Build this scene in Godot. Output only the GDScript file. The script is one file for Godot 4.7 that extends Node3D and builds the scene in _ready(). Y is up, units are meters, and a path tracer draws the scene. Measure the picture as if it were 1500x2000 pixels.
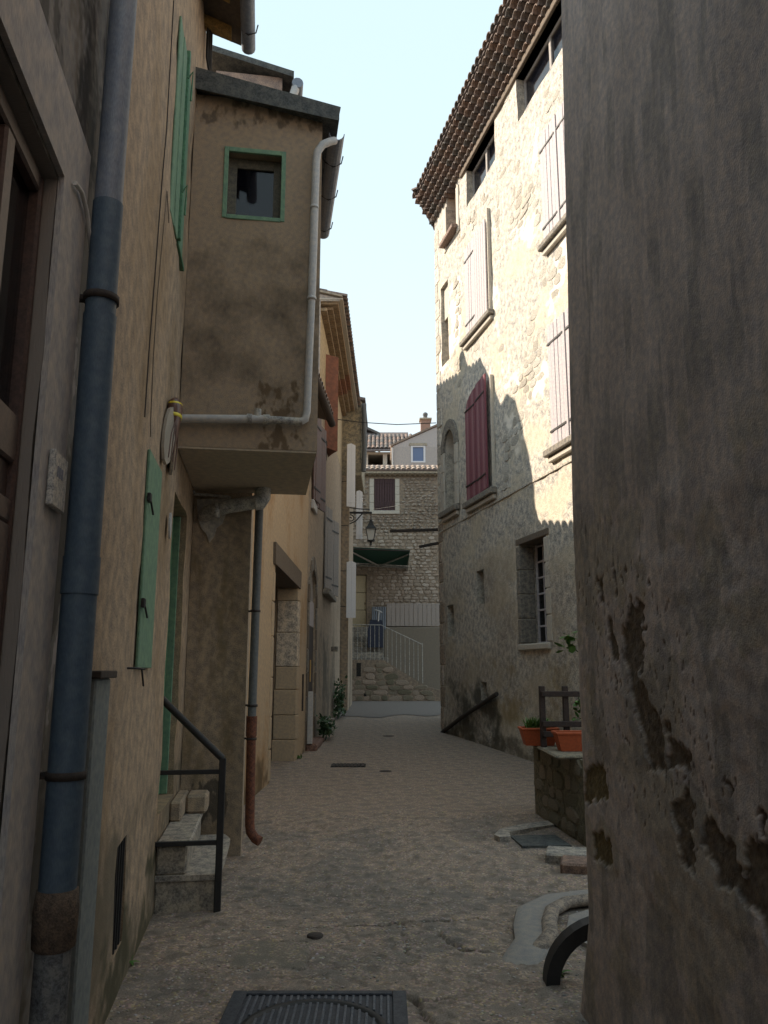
extends Node3D
# A narrow village street: camera, sky and sun first, then ground, houses, then the things in the street.
# House frames: local x runs along the wall, y up, z outwards from the wall.

var R := RandomNumberGenerator.new()
var used := {}
var M := {}
const UPV := Vector3(0, 1, 0)

# ---------- helpers ----------
func st() -> SurfaceTool:
	var t := SurfaceTool.new()
	t.begin(Mesh.PRIMITIVE_TRIANGLES)
	t.set_smooth_group(-1)
	return t

func uvof(p: Vector3, n: Vector3) -> Vector2:
	var a := n.abs()
	if a.z >= a.x and a.z >= a.y:
		return Vector2(p.x, -p.y)
	if a.x >= a.y:
		return Vector2(p.z, -p.y)
	return Vector2(p.x, p.z)

func tri(t: SurfaceTool, a: Vector3, b: Vector3, c: Vector3) -> void:
	var n := (b - a).cross(c - a)
	for p in [a, c, b]:
		t.set_uv(uvof(p, n))
		t.add_vertex(p)

func quad(t: SurfaceTool, a: Vector3, b: Vector3, c: Vector3, d: Vector3) -> void:
	var n := (c - a).cross(d - b)
	for p in [a, c, b, a, d, c]:
		t.set_uv(uvof(p, n))
		t.add_vertex(p)

func box(t: SurfaceTool, lo: Vector3, hi: Vector3, bev := 0.0, xf := Transform3D()) -> void:
	var c := (lo + hi) * 0.5
	var e := (hi - lo) * 0.5
	e = e.abs()
	var b: float = min(bev, min(e.x, min(e.y, e.z)) * 0.9)
	t.set_smooth_group(-1)
	for ax in 3:
		for sg in [-1.0, 1.0]:
			var u := (ax + 1) % 3
			var v := (ax + 2) % 3
			var q := []
			for k in [[-1, -1], [1, -1], [1, 1], [-1, 1]]:
				var p := Vector3()
				p[ax] = sg * e[ax]
				p[u] = k[0] * (e[u] - b)
				p[v] = k[1] * (e[v] - b)
				q.append(xf * (c + p))
			if sg > 0:
				quad(t, q[0], q[1], q[2], q[3])
			else:
				quad(t, q[3], q[2], q[1], q[0])
	if b > 0.0:
		for ax in 3:
			var u := (ax + 1) % 3
			var v := (ax + 2) % 3
			for su in [-1.0, 1.0]:
				for sv in [-1.0, 1.0]:
					var q := []
					for k in [[-1, 0], [1, 0], [1, 1], [-1, 1]]:
						var p := Vector3()
						p[ax] = k[0] * (e[ax] - b)
						p[u] = su * (e[u] - (b if k[1] == 1 else 0.0))
						p[v] = sv * (e[v] - (b if k[1] == 0 else 0.0))
						q.append(xf * (c + p))
					if su * sv > 0:
						quad(t, q[0], q[1], q[2], q[3])
					else:
						quad(t, q[3], q[2], q[1], q[0])
		for sx in [-1.0, 1.0]:
			for sy in [-1.0, 1.0]:
				for sz in [-1.0, 1.0]:
					var s := Vector3(sx, sy, sz)
					var p1 := xf * (c + s * Vector3(e.x, e.y - b, e.z - b))
					var p2 := xf * (c + s * Vector3(e.x - b, e.y, e.z - b))
					var p3 := xf * (c + s * Vector3(e.x - b, e.y - b, e.z))
					if sx * sy * sz > 0:
						tri(t, p1, p2, p3)
					else:
						tri(t, p3, p2, p1)

func tube(t: SurfaceTool, pts: Array, r: float, seg := 8, r2 := -1.0) -> void:
	if r2 < 0.0:
		r2 = r
	var rings := []
	var prev := Vector3()
	for i in pts.size():
		var d: Vector3
		if i == 0:
			d = pts[1] - pts[0]
		elif i == pts.size() - 1:
			d = pts[i] - pts[i - 1]
		else:
			d = (pts[i] - pts[i - 1]).normalized() + (pts[i + 1] - pts[i]).normalized()
		d = d.normalized()
		var x := prev
		if i == 0:
			x = d.cross(UPV) if abs(d.y) < 0.9 else d.cross(Vector3(1, 0, 0))
		x = (x - d * x.dot(d)).normalized()
		prev = x
		var y := d.cross(x)
		var ring := []
		var rr: float = lerp(r, r2, float(i) / (pts.size() - 1))
		for k in seg:
			var a := TAU * k / seg
			ring.append(pts[i] + (x * cos(a) + y * sin(a)) * rr)
		rings.append(ring)
	t.set_smooth_group(0)
	for i in rings.size() - 1:
		for k in seg:
			var k2 := (k + 1) % seg
			quad(t, rings[i][k], rings[i][k2], rings[i + 1][k2], rings[i + 1][k])
	t.set_smooth_group(-1)
	for e in [0, rings.size() - 1]:
		for k in range(1, seg - 1):
			if e == 0:
				tri(t, rings[e][0], rings[e][k + 1], rings[e][k])
			else:
				tri(t, rings[e][0], rings[e][k], rings[e][k + 1])

func lathe(t: SurfaceTool, prof: Array, seg: int, at := Vector3(), smooth := true) -> void:
	t.set_smooth_group(0 if smooth else -1)
	for i in prof.size() - 1:
		for k in seg:
			var a := TAU * k / seg
			var b := TAU * (k + 1) / seg
			var p: Vector2 = prof[i]
			var q: Vector2 = prof[i + 1]
			quad(t, at + Vector3(p.x * cos(a), p.y, p.x * sin(a)), at + Vector3(q.x * cos(a), q.y, q.x * sin(a)), at + Vector3(q.x * cos(b), q.y, q.x * sin(b)), at + Vector3(p.x * cos(b), p.y, p.x * sin(b)))
	t.set_smooth_group(-1)

# outline in x,y pushed from z0 to z1
func extrude(t: SurfaceTool, poly: Array, z0: float, z1: float, xf := Transform3D()) -> void:
	var pp := PackedVector2Array(poly)
	var ids := Geometry2D.triangulate_polygon(pp)
	t.set_smooth_group(-1)
	for i in range(0, ids.size(), 3):
		for e in 2:
			var z: float = z1 if e == 0 else z0
			var v := []
			for k in 3:
				v.append(xf * Vector3(pp[ids[i + k]].x, pp[ids[i + k]].y, z))
			if e == 0:
				tri(t, v[0], v[1], v[2])
			else:
				tri(t, v[2], v[1], v[0])
	for i in pp.size():
		var a := pp[i]
		var b := pp[(i + 1) % pp.size()]
		quad(t, xf * Vector3(a.x, a.y, z0), xf * Vector3(b.x, b.y, z0), xf * Vector3(b.x, b.y, z1), xf * Vector3(a.x, a.y, z1))

func put(t: SurfaceTool, called: String, m: Material, parent: Node, xf := Transform3D()) -> MeshInstance3D:
	t.generate_normals()
	return inst(t.commit(), called, m, parent, xf)

func inst(mesh: Mesh, called: String, m: Material, parent: Node, xf := Transform3D()) -> MeshInstance3D:
	var o := MeshInstance3D.new()
	o.mesh = mesh
	o.material_override = m
	o.transform = xf
	if parent == self:
		o.name = numbered(called)
		add_child(o)
	else:
		o.name = called
		parent.add_child(o, true)
	return o

func numbered(n: String) -> String:
	used[n] = used.get(n, -1) + 1
	return n if used[n] == 0 else "%s_%03d" % [n, used[n]]

func thing(called: String, label: String, category: String, xf := Transform3D(), group := "") -> Node3D:
	var o := Node3D.new()
	o.name = numbered(called)
	o.transform = xf
	add_child(o)
	return tag(o, label, category, group)

func tag(o: Node3D, label: String, category: String, group := "") -> Node3D:
	o.set_meta("label", label)
	o.set_meta("category", category)
	if group != "":
		o.set_meta("group", group)
	return o

func kind(o: Node3D, k: String) -> Node3D:
	o.set_meta("kind", k)
	return o

# wall frame from plan points (x, forward distance)
func frame(ax: float, af: float, bx: float, bf: float) -> Transform3D:
	var u := Vector3(bx - ax, 0, -(bf - af)).normalized()
	return Transform3D(Basis(u, UPV, u.cross(UPV)), Vector3(ax, 0, -af))

func at(p: Vector3, turn := 0.0, sc := Vector3.ONE) -> Transform3D:
	return Transform3D(Basis(UPV, turn).scaled_local(sc), p)

func gh(f: float) -> float:
	return 0.0 if f < 6.0 else 0.025 * (f - 6.0)

# ---------- textures ----------
func noise(sd: int, fr: float, oct := 4, type := FastNoiseLite.TYPE_SIMPLEX_SMOOTH) -> FastNoiseLite:
	var n := FastNoiseLite.new()
	n.seed = sd
	n.frequency = fr
	n.noise_type = type
	n.fractal_type = FastNoiseLite.FRACTAL_FBM if oct > 1 else FastNoiseLite.FRACTAL_NONE
	n.fractal_octaves = oct
	return n

func bytes(n: FastNoiseLite, w: int, h: int) -> PackedByteArray:
	var im := n.get_seamless_image(w, h)
	im.convert(Image.FORMAT_L8)
	return im.get_data()

# fine grain tile: returns [colour texture, height texture]; grain in pixels, coarse share, pits
func grain(sd: int, n: int, fine: float, coarse: float, con: float, pit: float, stretch := false) -> Array:
	var a := bytes(noise(sd, fine, 3), n, n)
	if stretch:
		var im := Image.create_from_data(n, n / 8, false, Image.FORMAT_L8, bytes(noise(sd, fine, 3), n, n / 8))
		im.resize(n, n, Image.INTERPOLATE_CUBIC)
		a = im.get_data()
	var b := bytes(noise(sd + 1, coarse, 4), n, n)
	var c := bytes(noise(sd + 2, fine * 2.3, 2), n, n)
	var col := PackedByteArray()
	var hgt := PackedByteArray()
	col.resize(n * n * 3)
	hgt.resize(n * n)
	for i in n * n:
		var va := (a[i] - 128) / 128.0
		var vb := (b[i] - 128) / 128.0
		var vc := (c[i] - 128) / 128.0
		var v := 0.86 + con * (0.45 * va + 0.5 * vb + 0.3 * vc)
		var hh := 0.6 + 0.3 * va + 0.15 * vc
		if vc + va * 0.6 > 1.15 - pit:
			v *= 0.62
			hh -= 0.45
		var w := clampf(v, 0.0, 1.0)
		col[i * 3] = int(w * 255)
		col[i * 3 + 1] = int(clampf(w * (1.0 - 0.02 * vb), 0, 1) * 255)
		col[i * 3 + 2] = int(clampf(w * (1.0 - 0.06 * vb), 0, 1) * 255)
		hgt[i] = int(clampf(hh, 0, 1) * 255)
	return [tex(n, n, Image.FORMAT_RGB8, col), tex(n, n, Image.FORMAT_L8, hgt)]

func tex(w: int, h: int, f: int, data: PackedByteArray) -> ImageTexture:
	var im := Image.create_from_data(w, h, false, f, data)
	im.generate_mipmaps()
	return ImageTexture.create_from_image(im)

# stone-in-cement tile
func aggregate(sd: int, n: int, cell: float) -> Array:
	var cn := noise(sd, 1.0 / cell, 1, FastNoiseLite.TYPE_CELLULAR)
	cn.cellular_return_type = FastNoiseLite.RETURN_CELL_VALUE
	var a := bytes(cn, n, n)
	cn.cellular_return_type = FastNoiseLite.RETURN_DISTANCE
	var d := bytes(cn, n, n)
	var b := bytes(noise(sd + 1, 0.006, 4), n, n)
	var c := bytes(noise(sd + 2, 0.12, 3), n, n)
	var col := PackedByteArray()
	var hgt := PackedByteArray()
	col.resize(n * n * 3)
	hgt.resize(n * n)
	for i in n * n:
		var v := a[i] / 255.0
		var ed := d[i] / 255.0
		var bb := b[i] / 255.0
		var cc := (c[i] - 128) / 128.0
		var show := clampf((bb - 0.30) * 4.0, 0.0, 1.0) * clampf((0.62 - ed) * 9.0, 0.0, 1.0) * (1.0 if v > 0.35 else 0.25)
		var cem := 0.72 + 0.14 * cc + 0.16 * (bb - 0.5)
		var tone := 0.52 + 0.42 * v
		var r := lerpf(cem, tone * 1.03, show)
		var g := lerpf(cem * 0.985, tone * (0.93 + 0.09 * fmod(v * 7.0, 1.0)), show)
		var bl := lerpf(cem * 0.96, tone * (0.82 + 0.2 * fmod(v * 13.0, 1.0)), show)
		col[i * 3] = int(clampf(r, 0, 1) * 255)
		col[i * 3 + 1] = int(clampf(g, 0, 1) * 255)
		col[i * 3 + 2] = int(clampf(bl, 0, 1) * 255)
		hgt[i] = int(clampf(0.4 + 0.5 * show * (1.0 - ed) + 0.12 * cc, 0, 1) * 255)
	return [tex(n, n, Image.FORMAT_RGB8, col), tex(n, n, Image.FORMAT_L8, hgt)]

# stain sheet: layers of [colour (sRGB), strength, noise frequency, threshold, softness, rect (u0,v0,u1,v1 with v down), vertical stretch]
func stains(sd: int, w: int, h: int, layers: Array) -> ImageTexture:
	var data := PackedByteArray()
	data.resize(w * h * 4)
	var fine := noise(sd + 77, 0.11, 3)
	var k := 0
	for L in layers:
		var n := noise(sd + k, L[2], 4)
		k += 1
		var c: Color = L[0]
		var rc: Array = L[5]
		var sy: float = L[6] if L.size() > 6 else 1.0
		var x0 := int(clampf(rc[0], 0, 1) * w)
		var x1 := int(clampf(rc[2], 0, 1) * w)
		var y0 := int(clampf(rc[1], 0, 1) * h)
		var y1 := int(clampf(rc[3], 0, 1) * h)
		for y in range(y0, y1):
			for x in range(x0, x1):
				var fx := minf(float(x - x0) / (x1 - x0), float(x1 - 1 - x) / (x1 - x0))
				var fy := minf(float(y - y0) / (y1 - y0), float(y1 - 1 - y) / (y1 - y0))
				if rc[1] <= 0.0:
					fy = float(y1 - 1 - y) / (y1 - y0)
				if rc[3] >= 1.0:
					fy = float(y - y0) / (y1 - y0)
				if rc[0] <= 0.0 and rc[2] >= 1.0:
					fx = 1.0
				var e := minf(minf(fx, fy) * 4.0, 1.0)
				var v := n.get_noise_2d(x, y / sy) * 0.5 + 0.5 + fine.get_noise_2d(x, y) * 0.12
				var al: float = clampf((v - L[3] - (1.0 - e) * 0.45) / L[4], 0.0, 1.0) * L[1]
				if al <= 0.0:
					continue
				var i := (y * w + x) * 4
				var oa := data[i + 3] / 255.0
				var na: float = al + oa * (1.0 - al)
				for j in 3:
					data[i + j] = int(clampf((c[j] * al + data[i + j] / 255.0 * oa * (1.0 - al)) / na, 0, 1) * 255)
				data[i + 3] = int(na * 255)
	# bleed colour under clear pixels so that filtering keeps clean edges
	var cc: Color = layers[0][0]
	for i in range(0, data.size(), 4):
		if data[i + 3] == 0:
			for j in 3:
				data[i + j] = int(cc[j] * 255)
	return ImageTexture.create_from_image(Image.create_from_data(w, h, false, Image.FORMAT_RGBA8, data))

func lin(r: float, g: float, b: float) -> Color:
	return Color(r, g, b).linear_to_srgb()

func mat(c: Color, rough := 0.9, tile = null, size := 1.0, relief := 0.0, stain = null, metal := 0.0) -> StandardMaterial3D:
	var m := StandardMaterial3D.new()
	m.albedo_color = c
	m.roughness = rough
	m.metallic = metal
	m.cull_mode = BaseMaterial3D.CULL_DISABLED
	if tile != null:
		m.albedo_texture = tile[0]
		m.uv1_scale = Vector3(1.0 / size, 1.0 / size, 1)
		if relief > 0.0:
			m.heightmap_enabled = true
			m.heightmap_texture = tile[1]
			m.heightmap_scale = relief
	if stain != null:
		m.detail_enabled = true
		m.detail_blend_mode = BaseMaterial3D.BLEND_MODE_MIX
		m.detail_uv_layer = BaseMaterial3D.DETAIL_UV_2
		m.detail_albedo = stain
	return m

# ---------- walls ----------
# front sheet with openings [x0, x1, y0, y1], reveals of the given depth, a little uneven
func wall(t: SurfaceTool, s0: float, s1: float, h0: float, h1: float, holes: Array, depth: float, back: float, amp := 0.008, step := 0.3) -> void:
	var w4 := win if win.size() == 4 else [s0, s1, h0, h1]
	var xs := [s0, s1]
	var ys := [h0, h1]
	for o in holes:
		xs.append_array([o[0], o[1]])
		ys.append_array([o[2], o[3]])
	xs = fill_lines(xs, s0, s1, step)
	ys = fill_lines(ys, h0, h1, step)
	var n := noise(int(absf(s1 * 100.0)) + 5, 0.7, 3)
	var grid := []
	for y in ys:
		var row := []
		for x in xs:
			var e := minf(minf(x - s0, s1 - x), minf(y - h0, h1 - y))
			row.append(Vector3(x, y, n.get_noise_2d(x * 1.7, y * 1.7) * amp * 2.0 * clampf(e / 0.3, 0, 1)))
		grid.append(row)
	t.set_smooth_group(0)
	for j in ys.size() - 1:
		for i in xs.size() - 1:
			var c := Vector2((xs[i] + xs[i + 1]) * 0.5, (ys[j] + ys[j + 1]) * 0.5)
			if in_hole(c, holes):
				continue
			for k in [[0, 0], [1, 1], [1, 0], [0, 0], [0, 1], [1, 1]]:
				var p: Vector3 = grid[j + k[1]][i + k[0]]
				t.set_uv(Vector2(p.x, -p.y))
				t.set_uv2(Vector2((p.x - w4[0]) / (w4[1] - w4[0]), 1.0 - (p.y - w4[2]) / (w4[3] - w4[2])))
				t.add_vertex(p)
	t.set_smooth_group(-1)
	for o in holes:
		for i in xs.size() - 1:
			if xs[i] >= o[0] - 0.001 and xs[i + 1] <= o[1] + 0.001:
				for y in [o[2], o[3]]:
					var j := ys.find(y)
					var a: Vector3 = grid[j][i]
					var b: Vector3 = grid[j][i + 1]
					quad(t, a, b, Vector3(b.x, b.y, -depth), Vector3(a.x, a.y, -depth))
		for j in ys.size() - 1:
			if ys[j] >= o[2] - 0.001 and ys[j + 1] <= o[3] + 0.001:
				for x in [o[0], o[1]]:
					var i := xs.find(x)
					var a: Vector3 = grid[j][i]
					var b: Vector3 = grid[j + 1][i]
					quad(t, a, b, Vector3(b.x, b.y, -depth), Vector3(a.x, a.y, -depth))
	if back > 0.0:
		var q := [Vector3(s0, h0, 0), Vector3(s1, h0, 0), Vector3(s1, h1, 0), Vector3(s0, h1, 0)]
		var r := []
		for p in q:
			r.append(p - Vector3(0, 0, back))
		for i in 4:
			quad(t, q[i], q[(i + 1) % 4], r[(i + 1) % 4], r[i])
		quad(t, r[1], r[0], r[3], r[2])

func fill_lines(v: Array, lo: float, hi: float, step: float) -> Array:
	var s := []
	v.sort()
	for x in v:
		if x >= lo - 0.0001 and x <= hi + 0.0001 and (s.is_empty() or x - s[-1] > 0.0005):
			s.append(x)
	var out := [s[0]]
	for i in range(1, s.size()):
		var k := int(ceil((s[i] - s[i - 1]) / step))
		for j in range(1, k):
			out.append(lerpf(s[i - 1], s[i], float(j) / k))
		out.append(s[i])
	return out

func in_hole(c: Vector2, holes: Array) -> bool:
	for o in holes:
		if c.x > o[0] and c.x < o[1] and c.y > o[2] and c.y < o[3]:
			return true
	return false

# half pipe tile along z from 0 to len, wide end at z = len
func tile_mesh(w0: float, w1: float, ln: float, th := 0.014, seg := 7) -> ArrayMesh:
	var t := st()
	t.set_smooth_group(0)
	var P := func(k: int, z: float, r: float) -> Vector3:
		var a := PI * k / seg
		return Vector3(-cos(a) * r, sin(a) * r * 0.9, z)
	for k in seg:
		t.set_smooth_group(0)
		quad(t, P.call(k, 0.0, w0), P.call(k + 1, 0.0, w0), P.call(k + 1, ln, w1), P.call(k, ln, w1))
		t.set_smooth_group(1)
		quad(t, P.call(k + 1, 0.0, w0 - th), P.call(k, 0.0, w0 - th), P.call(k, ln, w1 - th), P.call(k + 1, ln, w1 - th))
		t.set_smooth_group(-1)
		quad(t, P.call(k, ln, w1), P.call(k + 1, ln, w1), P.call(k + 1, ln, w1 - th), P.call(k, ln, w1 - th))
	t.generate_normals()
	return t.commit()

# rough stone, about 1 x 1 x 1, face towards +z, centred on x,y
func stone_mesh(sd: int) -> ArrayMesh:
	R.seed = sd
	var t := st()
	var n := 7
	var o := []
	var f := []
	for k in n:
		var a := TAU * (k + 0.3 * R.randf()) / n
		var c := Vector2(cos(a), sin(a))
		var r := 0.5 / pow(pow(absf(c.x), 4.0) + pow(absf(c.y), 4.0), 0.25) * R.randf_range(0.88, 1.0)
		o.append(Vector3(c.x * r, c.y * r, 0))
		f.append(Vector3(c.x * r * R.randf_range(0.84, 0.95), c.y * r * R.randf_range(0.8, 0.93), R.randf_range(0.72, 1.0)))
	var mid := Vector3(R.randf_range(-0.1, 0.1), R.randf_range(-0.1, 0.1), 1.05)
	t.set_smooth_group(-1)
	for k in n:
		var k2 := (k + 1) % n
		quad(t, o[k], o[k2], f[k2], f[k])
		tri(t, f[k], f[k2], mid)
	t.generate_normals()
	return t.commit()

# stones laid in uneven courses over a rectangle: list of [x, y, w, h]
func courses(sd: int, x0: float, x1: float, y0: float, y1: float, cw: float, ch: float, holes: Array, keep := 1.0) -> Array:
	R.seed = sd
	var out := []
	var y := y0
	while y < y1:
		var h := ch * R.randf_range(0.7, 1.3)
		var x := x0 + R.randf_range(-0.5, 0.0) * cw
		while x < x1:
			var w := cw * R.randf_range(0.55, 1.5)
			var c := Vector2(x + w * 0.5, y + h * 0.5 + R.randf_range(-0.1, 0.1) * ch)
			var ok := c.x - w * 0.4 > x0 and c.x + w * 0.4 < x1 and R.randf() < keep
			for o in holes:
				if c.x + w * 0.5 > o[0] and c.x - w * 0.5 < o[1] and c.y + h * 0.5 > o[2] and c.y - h * 0.5 < o[3]:
					ok = false
			if ok:
				out.append([c.x, c.y, w * 0.97, h * 0.97])
			x += w
		y += h
	return out

func lay_stones(list: Array, proud: float, parent: Node, mats: Array, most := 300, z := 0.0) -> void:
	var rest := st()
	var n := 0
	for i in list.size():
		var s: Array = list[i]
		var v := (i * 7) % stones.size()
		var xf := Transform3D(Basis(Vector3(0, 0, 1), 0.22 * (fmod(i * 0.377, 1.0) - 0.5)) * Basis.from_scale(Vector3(s[2], s[3], proud * (0.5 + 0.9 * fmod(i * 0.618, 1.0)))), Vector3(s[0], s[1], z))
		if n < most:
			inst(stones[v], "stone", mats[i % mats.size()], parent, xf)
			n += 1
		else:
			rest.append_from(stones[v], 0, xf)
	if list.size() > most:
		var o := inst(rest.commit(), "rubble_stones", mats[0], parent)
		kind(o, "stuff")

var stones := []
var win := []   # part of a wall that its stain sheet covers

# planked shutter leaf: lower left corner at origin, x along, face +z
func leaf(called: String, w: float, h: float, n: int, m, parent: Node, xf: Transform3D, iron: Material, arch := 0.0, straps := true, th := 0.028) -> Node3D:
	var o := Node3D.new()
	o.name = called
	o.transform = xf
	parent.add_child(o, true)
	for k in n:
		var t := st()
		var a := w * k / n + 0.005
		var b := w * (k + 1) / n - 0.005
		var dz := 0.003 * ((k * 5) % 3)
		if arch > 0.0:
			var ya := h - arch + arch * sqrt(maxf(0.0, 1.0 - pow((a - w) / w, 2.0)))
			var yb := h - arch + arch * sqrt(maxf(0.0, 1.0 - pow((b - w) / w, 2.0)))
			extrude(t, [Vector2(a, 0), Vector2(b, 0), Vector2(b, yb), Vector2(a, ya)], 0, th + dz)
		else:
			box(t, Vector3(a, 0, 0), Vector3(b, h, th + dz), 0.004)
		put(t, "plank", m[(k * 2) % m.size()] if m is Array else m, o)
	if straps:
		for y in [h * 0.12, h * 0.84]:
			var t := st()
			box(t, Vector3(0.0, y, 0.036), Vector3(w * 0.9, y + 0.035, 0.044), 0.002)
			put(t, "strap_hinge", iron, o)
	return o

func _ready() -> void:
	sky_and_sun()
	materials()
	for k in 8:
		stones.append(stone_mesh(900 + k))
	ground()
	grey_house()
	ochre_house()
	bay_house()
	cream_house()
	shuttered_house()
	corner_house()
	right_house()
	tall_house()
	stone_house()
	far_roofs()
	added_side_house()
	staircase()
	left_pipes()
	steps()
	street_lamp()
	wires()
	planter()
	street_things()

func sky_and_sun() -> void:
	var cam := Camera3D.new()
	cam.name = "camera"
	cam.fov = 65.657
	cam.position = Vector3(0, 1.6, 0)
	cam.rotation_degrees = Vector3(11.13, 0, 0)
	cam.near = 0.05
	cam.far = 400.0
	add_child(cam)
	cam.current = true
	var sky := ProceduralSkyMaterial.new()
	sky.sky_top_color = lin(0.185, 0.243, 0.275)
	sky.sky_horizon_color = lin(0.29, 0.30, 0.305)
	sky.sky_curve = 0.28
	sky.ground_horizon_color = lin(0.2, 0.2, 0.19)
	sky.ground_bottom_color = Color(0.3, 0.28, 0.25)
	sky.sun_angle_max = 0.0
	sky.energy_multiplier = 1.0
	var env := Environment.new()
	env.background_mode = Environment.BG_SKY
	env.sky = Sky.new()
	env.sky.sky_material = sky
	env.tonemap_mode = Environment.TONE_MAPPER_LINEAR
	env.tonemap_exposure = 4.0
	env.ambient_light_source = Environment.AMBIENT_SOURCE_SKY
	env.sdfgi_enabled = true
	env.ssao_enabled = true
	env.ssil_enabled = true
	var we := WorldEnvironment.new()
	we.environment = env
	add_child(we)
	var sun := DirectionalLight3D.new()
	sun.name = "sun"
	sun.light_energy = 0.72
	sun.light_color = Color(1.0, 0.935, 0.85)
	sun.light_angular_distance = 0.5
	sun.shadow_enabled = true
	add_child(sun)
	sun.look_at_from_position(Vector3(-1.0, 0.68, -0.345) * 30.0, Vector3.ZERO)

func materials() -> void:
	var rough := grain(11, 512, 0.09, 0.012, 0.30, 0.12)
	var fine := grain(23, 512, 0.16, 0.02, 0.16, 0.05)
	var lime := grain(37, 512, 0.045, 0.012, 0.42, 0.34)
	var streak := grain(51, 1024, 0.16, 0.010, 0.20, 0.05, true)
	var wood := grain(67, 256, 0.10, 0.03, 0.30, 0.0)
	var agg := aggregate(81, 1024, 11.0)
	M.rough = rough
	M.fine = fine
	M.lime = lime
	M.streak = streak
	M.wood = wood
	M.agg = agg
	var moss := Color(0.24, 0.23, 0.14)
	var soot := Color(0.15, 0.135, 0.12)
	M.ground = mat(lin(0.48, 0.405, 0.35), 0.95, agg, 1.3, 0.25)
	M.street = mat(lin(0.50, 0.42, 0.36), 0.95, agg, 1.3, 0.25)
	M.street.vertex_color_use_as_albedo = true
	M.cement = mat(lin(0.40, 0.37, 0.34), 0.95, fine, 0.8, 0.1)
	M.asphalt = mat(lin(0.21, 0.18, 0.16), 0.9, fine, 0.5, 0.15)
	M.grey = mat(lin(0.30, 0.28, 0.265), 0.95, streak, 0.9, 0.2, stains(101, 256, 640, [[Color(0.40, 0.37, 0.33), 0.85, 0.014, 0.44, 0.10, [0, 0, 1, 1], 2.2], [Color(0.27, 0.25, 0.22), 0.8, 0.02, 0.52, 0.08, [0, 0, 1, 1], 2.4], [Color(0.70, 0.67, 0.66), 0.85, 0.018, 0.60, 0.05, [0, 0.2, 1, 1], 2.8], [soot, 0.85, 0.014, 0.40, 0.2, [0, 0, 1, 0.36], 1.5], [moss, 0.7, 0.03, 0.45, 0.2, [0, 0.85, 1, 1], 1.0]]))
	M.ochre = mat(lin(0.50, 0.37, 0.255), 0.95, rough, 0.7, 0.22, stains(131, 256, 512, [[Color(0.50, 0.40, 0.27), 0.6, 0.012, 0.5, 0.3, [0, 0, 1, 1], 2.0], [Color(0.36, 0.33, 0.27), 0.75, 0.016, 0.36, 0.25, [0, 0.85, 1, 1], 1.2], [moss, 0.85, 0.03, 0.4, 0.2, [0, 0.93, 1, 1], 1.0]]))
	M.bay = mat(lin(0.45, 0.345, 0.245), 0.97, fine, 0.6, 0.35, stains(161, 256, 384, [[Color(0.22, 0.19, 0.155), 0.68, 0.010, 0.25, 0.65, [0.0, 0.36, 1.0, 0.98], 0.55], [Color(0.36, 0.29, 0.20), 0.8, 0.03, 0.42, 0.15, [0.5, 0.78, 0.95, 1.0], 0.8], [soot, 0.6, 0.03, 0.44, 0.2, [0, 0, 1, 0.1], 1.0]]))
	M.low = mat(lin(0.45, 0.35, 0.25), 0.97, rough, 0.6, 0.35, stains(171, 128, 384, [[Color(0.44, 0.38, 0.26), 0.6, 0.02, 0.45, 0.35, [0, 0, 1, 1], 2.0], [Color(0.27, 0.25, 0.22), 0.8, 0.03, 0.28, 0.1, [0, 0.78, 0.9, 0.92], 1.0]]))
	M.soffit = mat(lin(0.60, 0.50, 0.385), 0.95, fine, 0.8, 0.15)
	M.cream = mat(lin(0.61, 0.455, 0.295), 0.93, fine, 0.8, 0.12, stains(191, 384, 384, [[Color(0.60, 0.45, 0.27), 0.7, 0.012, 0.5, 0.25, [0, 0, 1, 1], 2.2], [Color(0.36, 0.29, 0.19), 0.8, 0.02, 0.4, 0.25, [0, 0.9, 1, 1], 1.0]]))
	M.stained = mat(lin(0.45, 0.355, 0.26), 0.95, rough, 0.8, 0.2, stains(201, 384, 384, [[Color(0.44, 0.39, 0.32), 0.8, 0.014, 0.46, 0.3, [0.2, 0.2, 1, 1], 2.5], [Color(0.33, 0.31, 0.26), 0.8, 0.02, 0.42, 0.25, [0.1, 0.6, 1, 1], 2.0]]))
	M.cornerwall = mat(lin(0.42, 0.36, 0.26), 0.95, lime, 0.9, 0.4)
	M.lime_wall = mat(lin(0.66, 0.61, 0.535), 0.95, lime, 0.9, 0.9, stains(221, 384, 640, [[Color(0.78, 0.73, 0.64), 0.6, 0.012, 0.48, 0.2, [0, 0, 1, 1], 0.7], [Color(0.93, 0.90, 0.85), 0.75, 0.012, 0.6, 0.08, [0, 0.05, 1, 0.7], 1.0], [Color(0.55, 0.49, 0.42), 0.62, 0.010, 0.34, 0.5, [0, 0.64, 1, 1], 1.2], [Color(0.50, 0.41, 0.22), 0.55, 0.02, 0.42, 0.35, [0.25, 0.84, 0.75, 0.97], 1.4], [Color(0.24, 0.23, 0.19), 0.85, 0.02, 0.30, 0.3, [-0.2, 0.88, 0.42, 1.0], 0.8], [Color(0.34, 0.31, 0.25), 0.7, 0.03, 0.40, 0.3, [0, 0.95, 1, 1.0], 0.8]]))
	M.lime_stone = [mat(lin(0.66, 0.61, 0.53), 0.95, lime, 0.6, 0.8), mat(lin(0.59, 0.54, 0.46), 0.95, lime, 0.5, 0.9), mat(lin(0.70, 0.655, 0.58), 0.95, lime, 0.7, 0.7)]
	M.dressed = mat(lin(0.68, 0.62, 0.53), 0.9, fine, 0.6, 0.15)
	M.sillstone = mat(lin(0.30, 0.27, 0.23), 0.95, lime, 0.5, 0.3)
	M.tile = []
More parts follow.
